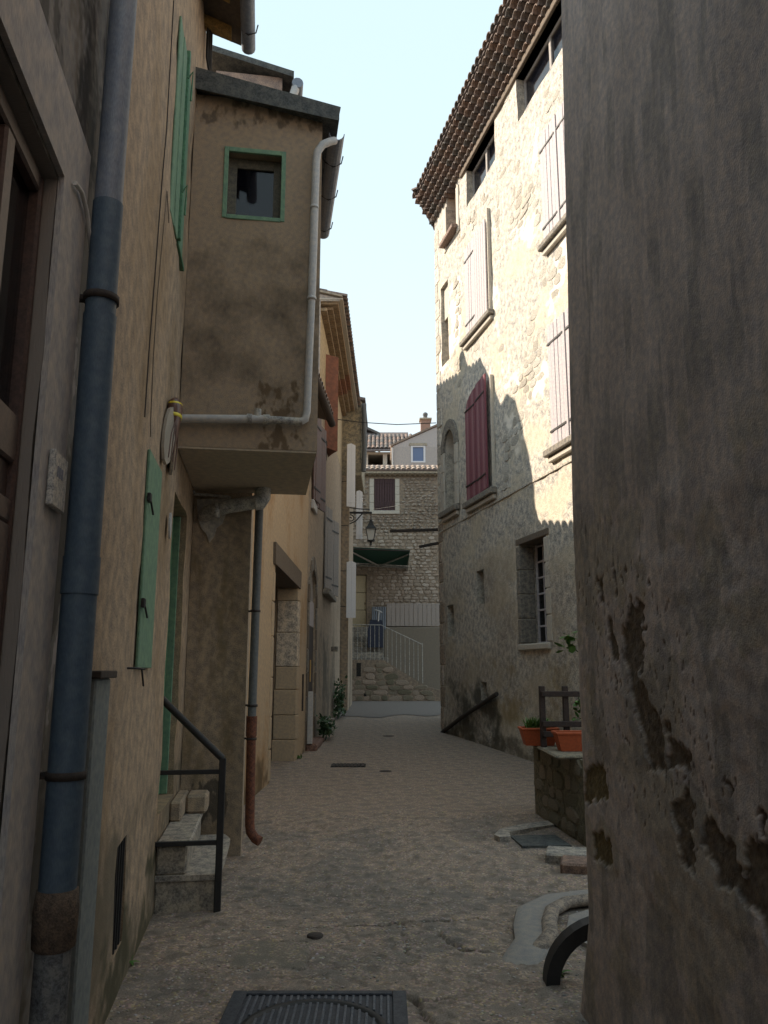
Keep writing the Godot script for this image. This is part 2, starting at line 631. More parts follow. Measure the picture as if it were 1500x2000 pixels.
	for c in [[0.26, 0.195, 0.17], [0.20, 0.165, 0.155], [0.31, 0.22, 0.18], [0.18, 0.165, 0.155], [0.28, 0.225, 0.195]]:
		M.tile.append(mat(lin(c[0], c[1], c[2]), 0.95, lime, 0.35, 0.25))
	M.paletile = []
	for c in [[0.42, 0.33, 0.27], [0.36, 0.27, 0.21], [0.46, 0.38, 0.32]]:
		M.paletile.append(mat(lin(c[0], c[1], c[2]), 0.95, lime, 0.35, 0.25))
	M.brick = []
	for c in [[0.40, 0.29, 0.18], [0.36, 0.25, 0.15], [0.33, 0.15, 0.09], [0.43, 0.33, 0.22]]:
		M.brick.append(mat(lin(c[0], c[1], c[2]), 0.95, rough, 0.4, 0.2))
	M.jamb = [mat(lin(0.60, 0.46, 0.31), 0.95, fine, 0.6, 0.15), mat(lin(0.66, 0.55, 0.43), 0.95, lime, 0.8, 0.25)]
	M.mortar = mat(lin(0.50, 0.43, 0.33), 0.95, rough, 0.6, 0.2)
	M.e_mortar = mat(lin(0.35, 0.275, 0.205), 0.95, rough, 0.7, 0.4)
	M.e_stone = []
	for c in [[0.50, 0.41, 0.33], [0.42, 0.34, 0.265], [0.60, 0.51, 0.43], [0.46, 0.365, 0.285], [0.54, 0.45, 0.37]]:
		M.e_stone.append(mat(lin(c[0], c[1], c[2]), 0.95, lime, 0.5, 0.4))
	M.mossy = []
	for c in [[0.27, 0.235, 0.17], [0.21, 0.19, 0.13], [0.32, 0.27, 0.20]]:
		M.mossy.append(mat(lin(c[0], c[1], c[2]), 0.97, lime, 0.4, 0.5))
	M.zinc = mat(lin(0.23, 0.265, 0.33), 0.5, streak, 0.6, 0.05)
	M.bluepaint = mat(lin(0.10, 0.15, 0.21), 0.6, streak, 0.5, 0.06)
	M.clay = mat(lin(0.16, 0.115, 0.085), 0.95, lime, 0.2, 0.3)
	M.castiron = mat(lin(0.20, 0.205, 0.21), 0.8, lime, 0.4, 0.1)
	M.duct = mat(lin(0.25, 0.28, 0.28), 0.85, streak, 0.6, 0.15)
	M.green = mat(lin(0.20, 0.345, 0.225), 0.75, streak, 0.8, 0.05)
	M.green2 = mat(lin(0.085, 0.24, 0.13), 0.6, wood, 0.5, 0.05)
	M.brownwood = mat(lin(0.15, 0.080, 0.064), 0.55, wood, 0.5, 0.05)
	M.oldwood = mat(lin(0.21, 0.165, 0.125), 0.95, streak, 0.5, 0.4)
	M.yellowwood = mat(lin(0.45, 0.29, 0.10), 0.85, wood, 0.5, 0.1)
	M.darkwood = mat(lin(0.055, 0.035, 0.028), 0.8, wood, 0.5, 0.1)
	M.redbrown = mat(lin(0.24, 0.085, 0.050), 0.7, rough, 0.8, 0.05)
	M.winepaint = [mat(lin(0.29, 0.095, 0.125), 0.75, streak, 0.35, 0.1), mat(lin(0.25, 0.075, 0.10), 0.75, streak, 0.35, 0.1), mat(lin(0.36, 0.165, 0.185), 0.8, streak, 0.3, 0.1)]
	M.darkshutter = mat(lin(0.075, 0.035, 0.038), 0.7, wood, 0.5, 0.05)
	M.palewood = mat(lin(0.58, 0.53, 0.55), 0.8, streak, 0.6, 0.08)
	M.greywood = mat(lin(0.40, 0.37, 0.35), 0.8, streak, 0.6, 0.1)
	M.white = mat(lin(0.92, 0.91, 0.93), 0.6, fine, 0.25, 0.0)
	M.creampaint = mat(lin(0.66, 0.55, 0.36), 0.7, fine, 0.6, 0.05)
	M.pvc = mat(lin(0.62, 0.60, 0.58), 0.55, fine, 0.6, 0.0)
	M.pvcgrey = mat(lin(0.50, 0.48, 0.44), 0.7, lime, 0.5, 0.05)
	M.pipegrey = mat(lin(0.15, 0.155, 0.155), 0.7, streak, 0.4, 0.05)
	M.rust = mat(lin(0.19, 0.065, 0.035), 0.85, lime, 0.3, 0.12)
	M.iron = mat(lin(0.018, 0.017, 0.018), 0.6, rough, 0.3, 0.03)
	M.rustiron = mat(lin(0.06, 0.045, 0.038), 0.85, rough, 0.2, 0.05)
	M.glass = mat(Color(0.05, 0.06, 0.09, 0.5), 0.03)
	M.glass.transparency = BaseMaterial3D.TRANSPARENCY_ALPHA
	M.glass.metallic_specular = 0.4
	M.lampglass = mat(Color(0.9, 0.9, 0.88, 0.45), 0.25)
	M.lampglass.transparency = BaseMaterial3D.TRANSPARENCY_ALPHA
	M.dark = mat(lin(0.03, 0.028, 0.026), 0.95, rough, 0.5, 0.1)  # near-black that paints in the shade inside drain openings
	M.pane_backing = mat(lin(0.10, 0.12, 0.20), 0.9, fine, 0.3, 0.0)
	M.stepstone = mat(lin(0.46, 0.41, 0.35), 0.93, lime, 0.6, 0.3)
	M.stepdark = mat(lin(0.42, 0.375, 0.31), 0.95, lime, 0.7, 0.3)  # darker riser copy of the step stone; part stain, part shade in the colour
	M.terracotta = mat(lin(0.56, 0.115, 0.035), 0.75, fine, 0.4, 0.03)
	M.soil = mat(lin(0.05, 0.035, 0.025), 1.0, rough, 0.2, 0.3)
	M.leafa = mat(lin(0.075, 0.17, 0.03), 0.7)
	M.leafb = mat(lin(0.045, 0.09, 0.035), 0.7)
	for k in ["leafa", "leafb"]:
		M[k].backlight = Color(0.25, 0.35, 0.1)
	M.flower = mat(lin(0.75, 0.72, 0.70), 0.7)
	M.awning = mat(lin(0.022, 0.11, 0.075), 0.85, fine, 0.5, 0.0)
	M.slate = mat(lin(0.10, 0.105, 0.10), 0.8, lime, 0.6, 0.15)
	M.yellow = mat(lin(0.75, 0.62, 0.05), 0.4)
	M.wing = mat(lin(0.50, 0.45, 0.38), 0.35, streak, 0.1, 0.0)
	M.cicada = mat(lin(0.12, 0.06, 0.045), 0.35)

# ---------- ground ----------
func ground() -> void:
	var t := st()
	t.set_smooth_group(0)
	var xs := [-60.0, -1.95, 2.7, 60.0]
	var fs := [-30.0, 2.6, 9.0, 15.0, 21.0, 27.0, 120.0]
	for i in 3:
		for j in fs.size() - 1:
			if i == 1 and j == 1:
				continue
			for k in [[0, 0], [1, 1], [1, 0], [0, 0], [0, 1], [1, 1]]:
				var f: float = fs[j + k[1]]
				t.set_uv(Vector2(xs[i + k[0]], -f))
				t.add_vertex(Vector3(xs[i + k[0]], gh(minf(f, 27.0)), -f))
	# bends of the slope inside the outer strips
	kind(put(t, "ground", M.ground, self), "structure")
	var n := noise(3, 0.9, 4)
	var fine := noise(4, 9.0, 3)
	var cracks := [[Vector2(-0.52, 5.42), Vector2(-0.2, 5.45), Vector2(0.1, 5.47), Vector2(0.4, 5.52), 0.009], [Vector2(0.34, 5.27), Vector2(0.36, 5.16), Vector2(0.46, 5.0), 0.016], [Vector2(0.46, 5.0), Vector2(0.6, 4.95), 0.009], [Vector2(0.08, 4.4), Vector2(0.16, 4.28), Vector2(0.17, 4.12), Vector2(0.26, 3.9), 0.014], [Vector2(-0.86, 5.14), Vector2(-0.46, 5.14), Vector2(-0.42, 4.7), Vector2(-0.86, 4.69), 0.005], [Vector2(0.16, 4.28), Vector2(0.34, 4.3), 0.008], [Vector2(0.12, 5.48), Vector2(0.13, 4.9), 0.005], [Vector2(0.4, 5.52), Vector2(0.62, 5.6), Vector2(0.95, 5.2), 0.006]]
	t = st()
	t.set_smooth_group(0)
	var gx := []
	for i in 331:
		gx.append(-1.95 + 4.65 * i / 330.0)
	var gf := []
	var ff := 2.6
	while ff < 8.98:
		gf.append(ff)
		ff += 0.0135 if ff > 3.9 and ff < 6.1 else 0.045
	gf.append(9.0)
	var rows := []
	var tint := []
	for f in gf:
		var row := []
		var tr := []
		for x in gx:
			var e := minf(minf(x + 1.95, 2.7 - x), minf(f - 2.6, 9.0 - f))
			var q := Vector2(x, f)
			var wob := Vector2(fine.get_noise_2d(x, f), fine.get_noise_2d(x + 9.0, f)) * 0.035
			var d := n.get_noise_2d(x, f) * 0.022 + fine.get_noise_2d(x * 1.5, f * 1.5) * 0.007
			var b := n.get_noise_2d(x * 0.9 + 31.0, f * 0.7)
			var c := Color(1, 1, 1)
			if b > 0.05:
				c = c.lerp(Color(0.80, 0.84, 0.88), clampf((b - 0.05) * 7.0, 0, 1))
			if fine.get_noise_2d(x * 0.8, f * 0.8 + 60.0) > 0.22:
				c = c * 0.72
			if f > 3.9 and f < 6.1:
				for k in cracks.size():
					var cr: Array = cracks[k]
					for i in cr.size() - 2:
						var p := Geometry2D.get_closest_point_to_segment(q + wob, cr[i], cr[i + 1])
						var dd := p.distance_to(q + wob)
						var wd: float = cr[-1] * 1.6
						if dd < wd:
							d -= 0.03 * (1.0 - dd / wd)
							c = c.lerp(Color(0.28, 0.27, 0.22), 0.8 * (1.0 - dd / wd))
			if x > -0.84 and x < -0.43 and f > 4.71 and f < 5.12:
				d = d * 0.3 + 0.004
				c = Color(0.75, 0.80, 0.80)
			row.append(Vector3(x, gh(f) + d * clampf(e / 0.25, 0, 1), -f))
			tr.append(c)
		rows.append(row)
		tint.append(tr)
	for j in gf.size() - 1:
		for i in gx.size() - 1:
			for k in [[0, 0], [1, 1], [1, 0], [0, 0], [0, 1], [1, 1]]:
				var p: Vector3 = rows[j + k[1]][i + k[0]]
				t.set_uv(Vector2(p.x, p.z))
				t.set_color(tint[j + k[1]][i + k[0]])
				t.add_vertex(p)
	kind(put(t, "street", M.street, self), "structure")
	# embedded pebbles
	var pm := SphereMesh.new()
	pm.radius = 0.5
	pm.height = 1.0
	pm.radial_segments = 6
	pm.rings = 3
	R.seed = 5
	var mm := MultiMesh.new()
	mm.transform_format = MultiMesh.TRANSFORM_3D
	mm.use_colors = true
	mm.mesh = pm
	var xf := []
	var cl := []
	var pn := noise(8, 0.6, 3)
	while xf.size() < 7000:
		var f := 3.2 + 16.0 * pow(R.randf(), 1.6)
		var x := R.randf_range(-1.45, 1.9)
		if pn.get_noise_2d(x * 2.0, f) < R.randf_range(-0.5, 0.25):
			continue
		if x > -0.86 and x < -0.42 and f > 4.69 and f < 5.14:
			continue
		var s := R.randf_range(0.007, 0.019)
		var d := n.get_noise_2d(x, f) * 0.022 if f < 9.0 else 0.0
		xf.append(Transform3D(Basis(UPV, R.randf() * TAU).scaled_local(Vector3(s * R.randf_range(1, 1.7), s * 0.55, s)), Vector3(x, gh(f) + d - 0.0005, -f)))
		var v := R.randf_range(0.17, 0.42)
		cl.append(Color(v, v * R.randf_range(0.82, 0.98), v * R.randf_range(0.62, 0.95)))
	mm.instance_count = xf.size()
	for i in xf.size():
		mm.set_instance_transform(i, xf[i])
		mm.set_instance_color(i, cl[i])
	var mi := MultiMeshInstance3D.new()
	mi.multimesh = mm
	mi.name = "pebbles"
	mi.material_override = mat(Color(1, 1, 1), 0.85)
	mi.material_override.vertex_color_use_as_albedo = true
	add_child(mi)
	tag(mi, "small pebbles set in the worn concrete of the street", "pebbles")
	kind(mi, "stuff")
	# far asphalt and its edge
	t = st()
	var e0 := []
	for k in 13:
		e0.append(Vector2(-1.2 + 0.28 * k, -20.6 - 0.4 * sin(k * 1.3) - 0.1 * k))
	for k in 12:
		var a: Vector2 = e0[k]
		var b: Vector2 = e0[k + 1]
		quad(t, Vector3(a.x, gh(-a.y) + 0.012, a.y), Vector3(b.x, gh(-b.y) + 0.012, b.y), Vector3(b.x, gh(26.9) + 0.012, -26.9), Vector3(a.x, gh(26.9) + 0.012, -26.9))
	kind(put(t, "road", M.asphalt, self), "structure")

# ---------- left side ----------
func grey_house() -> void:
	var F := frame(-1.28, 4.02, -1.53, 5.68)
	var h := thing("grey_house", "stained grey plaster house with a brown glazed door at the left edge", "house", F)
	var t := st()
	win = [-2.7, -0.98, 0.0, 4.6]
	wall(t, -9.0, -0.98, 0, 5.75, [[-3.1, -1.85, 0.05, 3.07]], 0.22, 4.0, 0.006, 0.3)
	win = []
	put(t, "wall", M.grey, h)
	# raised surround band
	t = st()
	extrude(t, [Vector2(-1.845, 0.0), Vector2(-1.60, 0.0), Vector2(-1.57, 1.5), Vector2(-1.55, 3.36), Vector2(-3.2, 3.37), Vector2(-3.2, 3.085), Vector2(-1.845, 3.085)], 0.004, 0.022)
	put(t, "door_surround", mat(lin(0.58, 0.54, 0.52), 0.95, M.streak, 0.9, 0.2, null), h)
	var d := Node3D.new()
	d.name = "glazed_door"
	h.add_child(d)
	t = st()
	for a in [[-1.885, -1.855, 0.06, 3.06], [-2.20, -2.13, 2.3, 3.0], [-3.09, -3.0, 0.06, 3.06], [-3.0, -1.885, 3.0, 3.06], [-3.0, -1.885, 2.16, 2.30], [-3.0, -1.885, 1.99, 2.06], [-1.98, -1.885, 0.06, 1.99], [-3.0, -1.98, 0.06, 0.3]]:
		box(t, Vector3(a[0], a[2], -0.10 if a[1] - a[0] < 0.2 else -0.098), Vector3(a[1], a[3], -0.03 if a[1] - a[0] < 0.2 else -0.032), 0.008)
	box(t, Vector3(-3.0, 2.045, -0.09), Vector3(-1.885, 2.17, -0.05), 0.004)
	put(t, "door_frame", mat(lin(0.10, 0.058, 0.048), 0.5, M.wood, 0.5, 0.05), d)
	for a in [[-2.13, -1.885, 2.30, 3.0], [-3.0, -2.20, 2.30, 3.0], [-3.0, -1.98, 0.3, 1.99]]:
		t = st()
		box(t, Vector3(a[0], a[2], -0.072), Vector3(a[1], a[3], -0.064))
		put(t, "pane", M.glass, d)
	# things fixed on this wall
	var pl := thing("door_plaque", "small pale weathered plaque beside the brown glazed door", "plaque", F * Transform3D(Basis(), Vector3(-1.77, 2.07, 0.024)))
	t = st()
	box(t, Vector3(0, 0, 0), Vector3(0.15, 0.17, 0.02), 0.004)
	put(t, "plate", mat(lin(0.62, 0.59, 0.55), 0.6, M.lime, 0.15, 0.05), pl)
	var gl := mat(lin(0.20, 0.21, 0.26), 0.6)
	t = st()
	for a in [[0.03, 0.0], [0.058, 0.0], [0.086, 0.0]]:
		box(t, Vector3(a[0], 0.092, 0.0205), Vector3(a[0] + 0.006, 0.125, 0.0225))
	box(t, Vector3(0.036, 0.119, 0.0205), Vector3(0.046, 0.125, 0.0225))
	box(t, Vector3(0.064, 0.105, 0.0205), Vector3(0.074, 0.111, 0.0225))
	box(t, Vector3(0.046, 0.092, 0.0205), Vector3(0.052, 0.125, 0.0222))
	box(t, Vector3(0.074, 0.092, 0.0205), Vector3(0.080, 0.125, 0.0222))
	put(t, "faded_writing", gl, pl)
	t = st()
	tube(t, pth([[-1.38, 5.6], [-1.39, 4.16], [-1.37, 3.83], [-1.40, 3.58], [-1.44, 3.36], [-1.47, 3.12], [-1.485, 3.04], [-1.50, 3.03], [-1.54, 3.07], [-1.60, 3.12], [-1.68, 3.14], [-1.77, 3.115]], 0.034), 0.008, 6)
	var c := put(t, "wall_cable", mat(lin(0.62, 0.60, 0.57), 0.7), self, F)
	tag(c, "thin pale cable looped on the grey wall beside the glazed door", "cable")
	R.seed = 4
	var duct := thing("cable_duct", "blue grey painted duct cover between the big downpipe and the ochre wall", "duct", F)
	t = st()
	box(t, Vector3(-0.90, 0.0, 0.0), Vector3(-0.60, 1.56, 0.035), 0.008)
	put(t, "cover", M.duct, duct)
	t = st()
	box(t, Vector3(-0.92, 1.56, 0.0), Vector3(-0.57, 1.59, 0.055), 0.004)
	put(t, "cap", M.rustiron, duct)

func pth(a: Array, z: float) -> Array:
	var o := []
	for p in a:
		o.append(Vector3(p[0], p[1], p[2] if p.size() > 2 else z))
	return o

func ochre_house() -> void:
	var F := frame(-1.28, 4.02, -1.53, 5.68)
	var h := thing("ochre_house", "ochre roughcast house with green shutters behind the big blue downpipe", "house", F)
	var t := st()
	wall(t, -0.97, 3.2, 0, 7.25, [[1.62, 2.62, 0.62, 2.86], [0.05, 0.36, 0.24, 0.75], [0.9, 1.28, 4.45, 5.9]], 0.16, 5.0, 0.012, 0.3)
	put(t, "wall", M.ochre, h)
	t = st()
	box(t, Vector3(0.045, 0.235, -0.03), Vector3(0.365, 0.755, -0.014))
	put(t, "vent_shade_plate", M.iron, h)  # black plate near the front, standing in for the shade inside the vent
	for k in 4:
		t = st()
		box(t, Vector3(0.09 + 0.07 * k, 0.24, -0.014), Vector3(0.105 + 0.07 * k, 0.75, -0.002), 0.003)
		put(t, "vent_bar", M.iron, h)
	# eave: soffit boards, rafters, tiles and gutter
	var ev := Node3D.new()
	ev.name = "eave"
	h.add_child(ev)
	t = st()
	extrude(t, [Vector2(-0.05, 7.26), Vector2(0.36, 7.12), Vector2(0.36, 7.16), Vector2(-3.0, 8.34), Vector2(-3.0, 8.28)], -2.2, 0.97, Transform3D(Basis(Vector3(0, 0, 1), UPV, Vector3(-1, 0, 0)), Vector3(0, 0, 0)))
	put(t, "roof_boards", M.oldwood, ev)
	for k in 8:
		t = st()
		var s := 2.02 - 0.42 * k
		extrude(t, [Vector2(0.0, 7.14), Vector2(0.24, 7.04), Vector2(0.24, 7.13), Vector2(0.0, 7.23)], -s - 0.04, -s + 0.04, Transform3D(Basis(Vector3(0, 0, 1), UPV, Vector3(-1, 0, 0)), Vector3()))
		put(t, "rafter_end", M.yellowwood, ev)
	t = st()
	tube(t, [Vector3(-0.97, 7.06, 0.385), Vector3(2.14, 7.06, 0.385)], 0.062, 12)
	put(t, "gutter", M.zinc, ev)
	for s in [1.9, 1.2]:
		t = st()
		tube(t, [Vector3(s, 7.13, 0.33), Vector3(s, 7.03, 0.335), Vector3(s, 6.99, 0.39), Vector3(s, 7.02, 0.455), Vector3(s, 7.1, 0.47)], 0.006, 6)
		put(t, "gutter_hook", M.iron, ev)
	var tm := tile_mesh(0.075, 0.09, 0.42)
	for k in 18:
		inst(tm, "tile", M.tile[k % 5], ev, Transform3D(Basis(Vector3(1, 0, 0), 0.34), Vector3(-0.9 + 0.178 * k, 7.30, -0.06)))
	# upper green shutter, leaf on the wall and leaf standing open
	var g := leaf("green_shutter", 0.36, 1.42, 2, M.green, h, Transform3D(Basis(), Vector3(0.50, 4.42, 0.002)), M.green2, 0.0, false, 0.014)
	t = st()
	box(t, Vector3(0.875, 4.44, 0.0), Vector3(0.915, 5.9, 0.04), 0.004)
	box(t, Vector3(0.92, 4.42, -0.1), Vector3(1.30, 4.455, 0.025), 0.004)
	put(t, "window_frame", M.green2, h)
	var g2 := leaf("green_shutter", 0.30, 1.42, 2, M.green, h, Transform3D(Basis(), Vector3(0.92, 4.46, -0.004)), M.green2, 0.0, false, 0.014)
	for y in [4.65, 5.5]:
		t = st()
		tube(t, [Vector3(0.66, y, 0.06), Vector3(0.66, y + 0.05, 0.09), Vector3(0.7, y - 0.14, 0.08)], 0.008, 6)
		put(t, "shutter_catch", M.green2, h)
	# lower green shutter folded against the wall
	leaf("green_shutter", 0.545, 1.20, 1, M.green, h, Transform3D(Basis(), Vector3(0.255, 1.6, 0.0)), M.green, 0.0, false, 0.016)
	for y in [1.92, 2.5]:
		t = st()
		box(t, Vector3(0.245, y, 0.014), Vector3(0.30, y + 0.05, 0.034), 0.004)
		tube(t, [Vector3(0.29, y + 0.01, 0.03), Vector3(0.40, y - 0.045, 0.03)], 0.006, 6)
		put(t, "hinge", M.iron, h)
	t = st()
	tube(t, [Vector3(-0.02, 1.6, 0.0), Vector3(0.0, 1.6, 0.05), Vector3(0.23, 1.595, 0.055)], 0.006, 6)
	tube(t, [Vector3(0.16, 1.60, 0.05), Vector3(0.16, 1.54, 0.06), Vector3(0.19, 1.51, 0.06)], 0.005, 6)
	put(t, "shutter_stay", M.iron, h)
	# green door in its recess
	var d := Node3D.new()
	d.name = "green_door"
	h.add_child(d)
	for k in 8:
		t = st()
		box(t, Vector3(1.65 + 0.118 * k, 0.63, -0.13), Vector3(1.65 + 0.118 * k + 0.114, 2.84, -0.10 - 0.003 * (k % 2)), 0.006)
		put(t, "door_board", M.green2, d)
	t = st()
	for a in [[1.622, 1.65], [2.595, 2.618]]:
		box(t, Vector3(a[0], 0.625, -0.14), Vector3(a[1], 2.855, -0.05), 0.004)
	put(t, "door_frame", M.green, d)
	t = st()
	tube(t, [Vector3(1.62, 1.62, -0.06), Vector3(1.70, 1.62, -0.06)], 0.007, 6)
	put(t, "door_handle", M.pvc, d)
	# cables, crack and small plate
	t = st()
	tube(t, pth([[0.13, 5.6], [0.15, 4.7], [0.10, 4.4], [0.05, 3.8], [0.0, 3.3], [-0.01, 2.9]], 0.016), 0.004, 5)
	tag(put(t, "wall_cable", M.rustiron, self, F), "thin dark cable running down the bare ochre wall", "cable")
	t = st()
	tube(t, pth([[0.45, 4.30], [0.30, 4.42], [0.24, 4.13], [0.16, 3.66], [0.15, 3.29], [0.19, 2.92], [0.22, 2.86]], 0.018), 0.003, 5)
	tag(put(t, "wall_cable", M.oldwood, self, F), "thin tan wire bent to a peak below the upper green shutter", "cable")
	t = st()
	for o in [0.0, 0.016, 0.03]:
		tube(t, [Vector3(2.02 + o, 7.3, 0.03 + o), Vector3(2.05 + o, 6.85, 0.035 + o), Vector3(2.2 + o, 6.75, 0.06), Vector3(2.7, 7.05 + o, 0.10), Vector3(3.2, 7.42 + o, 0.16), Vector3(3.28, 7.40 + o, 0.45), Vector3(3.29, 7.28, 0.60)], 0.012, 6)
	tag(put(t, "cable_bundle", M.iron, self, F), "sagging bundle of black cables under the ochre house eave", "cable")
	var ci := thing("cicada_ornament", "ceramic cicada with yellow bands hung on the ochre wall", "ornament", F * Transform3D(Basis(), Vector3(0.98, 3.16, 0.02)))
	t = st()
	for sg in [-1.0, 1.0]:
		var w := []
		for k in 12:
			var a := TAU * k / 12.0
			w.append(Vector2(sg * 0.08 + cos(a) * 0.085 + sg * 0.06 * (1.0 - sin(a)) * 0.5, -0.10 + sin(a) * 0.20))
		t = st()
		extrude(t, w, 0.01, 0.03, Transform3D(Basis(UPV, sg * 0.25), Vector3(0, 0, 0.02)))
		put(t, "wing", M.wing, ci)
		for v in 3:
			t = st()
			tube(t, [Vector3(sg * 0.03, 0.06, 0.05), Vector3(sg * (0.06 + 0.05 * v), -0.1, 0.052 - 0.008 * v), Vector3(sg * (0.06 + 0.055 * v), -0.26, 0.042 - 0.008 * v)], 0.004, 5)
			put(t, "wing_vein", M.cicada, ci)
	t = st()
	t.set_smooth_group(0)
	lathe(t, [Vector2(0.0, -0.2), Vector2(0.02, -0.16), Vector2(0.045, -0.02), Vector2(0.062, 0.06), Vector2(0.07, 0.11), Vector2(0.06, 0.16), Vector2(0.025, 0.185), Vector2(0.0, 0.19)], 12)
	put(t, "body", M.cicada, ci, Transform3D(Basis.from_scale(Vector3(1.2, 1, 0.75)), Vector3(0, 0, 0.03)))
	for y in [0.06, 0.135]:
		t = st()
		lathe(t, [Vector2(0.055, y - 0.014), Vector2(0.0665, y - 0.010), Vector2(0.067, y + 0.010), Vector2(0.055, y + 0.014)], 12)
		put(t, "band", M.yellow, ci, Transform3D(Basis.from_scale(Vector3(1.18, 1, 0.72)), Vector3(0, 0, 0.03)))
	var np := thing("bell_plate", "tiny oval pale plate beside the green door", "plate", F * Transform3D(Basis(), Vector3(1.3, 2.55, 0.014)))
	t = st()
	var ov := []
	for k in 12:
		ov.append(Vector2(cos(TAU * k / 12.0) * 0.05, sin(TAU * k / 12.0) * 0.09))
	extrude(t, ov, 0.0, 0.012)
	put(t, "plate", M.pvc, np)

func bay_house() -> void:
	var F := frame(-1.28, 4.02, -1.53, 5.68)
	var B := Transform3D(Basis(F.basis.z, UPV, -F.basis.x), F * Vector3(1.65, 0, 0))
	var h := thing("bay_house", "house with a roughcast bay jutting over the steps and a small green window", "house", B)
	var t := st()
	wall(t, 0.004, 1.03, 3.21, 6.16, [[0.27, 0.72, 5.1, 5.69]], 0.14, 0.0, 0.008, 0.15)
	# street side, back
	quad(t, Vector3(1.03, 3.21, 0), Vector3(1.03, 3.21, -1.5), Vector3(1.03, 6.16, -1.5), Vector3(1.03, 6.16, 0))
	quad(t, Vector3(1.03, 3.21, -1.5), Vector3(0.004, 3.21, -1.5), Vector3(0.004, 6.5, -1.5), Vector3(1.03, 6.5, -1.5))
	put(t, "bay_wall", M.bay, h)
	t = st()
	box(t, Vector3(0.004, 3.195, -1.50), Vector3(1.026, 3.209, -0.004), 0.0)
	put(t, "bay_soffit", M.soffit, h)
	t = st()
	box(t, Vector3(0.0, 3.22, -1.49), Vector3(0.02, 6.1, -0.16))
	box(t, Vector3(0.02, 4.6, -1.0), Vector3(1.0, 6.0, -0.98))
	put(t, "bay_lining", M.soffit, h)
	# lower wall block behind, under the bay, going up to the eave above it
	t = st()
	wall(t, 0.004, 0.53, 0.0, 3.2, [], 0.1, 0.8, 0.01, 0.15)
	var lw := put(t, "lower_wall", M.low, h, Transform3D(Basis(), Vector3(0, 0, -1.49)))
	t = st()
	wall(t, 0.004, 0.70, 6.2, 7.80, [], 0.1, 1.2, 0.008, 0.2)
	put(t, "upper_wall", mat(lin(0.42, 0.31, 0.25), 0.95, M.rough, 0.7, 0.2), h, Transform3D(Basis(), Vector3(0, 0, -1.7)))
	t = st()
	extrude(t, [Vector2(0.03, 3.12), Vector2(0.05, 2.93), Vector2(0.09, 2.84), Vector2(0.13, 2.80), Vector2(0.16, 2.72), Vector2(0.20, 2.78), Vector2(0.22, 2.86), Vector2(0.27, 2.90), Vector2(0.30, 3.0), Vector2(0.34, 3.06), Vector2(0.31, 3.14)], -1.488, -1.478)
	put(t, "cement_patch", mat(lin(0.58, 0.53, 0.46), 0.95, M.rough, 0.4, 0.2), h)
	# low roof of the bay with its metal verge
	t = st()
	extrude(t, [Vector2(-0.0, 6.20), Vector2(1.16, 5.99), Vector2(1.16, 6.10), Vector2(0.0, 6.31)], -1.6, 0.10)
	put(t, "bay_roof", M.slate, h)
	t = st()
	extrude(t, [Vector2(-0.03, 6.13), Vector2(1.15, 5.965), Vector2(1.17, 6.09), Vector2(-0.03, 6.325)], 0.102, 0.115)
	put(t, "verge_board", M.slate, h)
	t = st()
	var prof := []
	for k in 9:
		prof.append(Vector2(1.15 + 0.065 * cos(PI + PI * k / 8.0), 5.93 + 0.065 * sin(PI + PI * k / 8.0)))
	for k in 9:
		prof.append(Vector2(1.15 + 0.058 * cos(-PI * k / 8.0), 5.93 + 0.058 * sin(-PI * k / 8.0)))
	extrude(t, prof, -1.55, 0.0)
	put(t, "gutter", M.zinc, h)
	for z in [-0.35, -0.85, -1.4]:
		t = st()
		tube(t, [Vector3(1.04, 5.98, z), Vector3(1.08, 5.90, z), Vector3(1.15, 5.86, z), Vector3(1.22, 5.90, z), Vector3(1.235, 5.97, z)], 0.006, 6)
		put(t, "gutter_hook", M.iron, h)
	# upper roof
	t = st()
	extrude(t, [Vector2(-0.3, 8.03), Vector2(0.82, 7.76), Vector2(0.82, 7.83), Vector2(-0.3, 8.10)], -3.1, -1.62)
	put(t, "upper_roof", M.slate, h)
	t = st()
	tube(t, [Vector3(0.86, 7.68, -1.60), Vector3(0.86, 7.68, -3.0)], 0.06, 10)
	put(t, "upper_gutter", M.zinc, h)
	t = st()
	tube(t, [Vector3(0.84, 7.64, -1.64), Vector3(0.82, 7.55, -1.63), Vector3(0.72, 7.40, -1.63), Vector3(0.70, 7.2, -1.63), Vector3(0.70, 6.2, -1.63)], 0.045, 10)
	put(t, "upper_downpipe", M.pvc, h)
	# small window
	var w := Node3D.new()
	w.name = "bay_window"
	h.add_child(w)
	t = st()
	for a in [[0.25, 0.285, 5.085, 5.71], [0.705, 0.74, 5.085, 5.71], [0.285, 0.705, 5.67, 5.71], [0.285, 0.705, 5.08, 5.115]]:
		box(t, Vector3(a[0], a[2], -0.012), Vector3(a[1], a[3], 0.012), 0.003)
	put(t, "painted_surround", M.green, w)
	t = st()
	for a in [[0.275, 0.35], [0.645, 0.715]]:
		box(t, Vector3(a[0], 5.105, -0.13), Vector3(a[1], 5.685, -0.10), 0.003)
	for a in [[5.105, 5.145], [5.6, 5.685]]:
		box(t, Vector3(0.35, a[0], -0.13), Vector3(0.645, a[1], -0.101), 0.003)
	put(t, "window_frame", mat(lin(0.14, 0.13, 0.10), 0.8, M.wood, 0.4, 0.05), w)
	t = st()
	box(t, Vector3(0.35, 5.145, -0.12), Vector3(0.645, 5.6, -0.115))
	put(t, "pane", M.glass, w)
	t = st()
	box(t, Vector3(0.45, 5.1, -0.2), Vector3(0.69, 5.65, -0.19))
	put(t, "pane_backing", M.pane_backing, w)

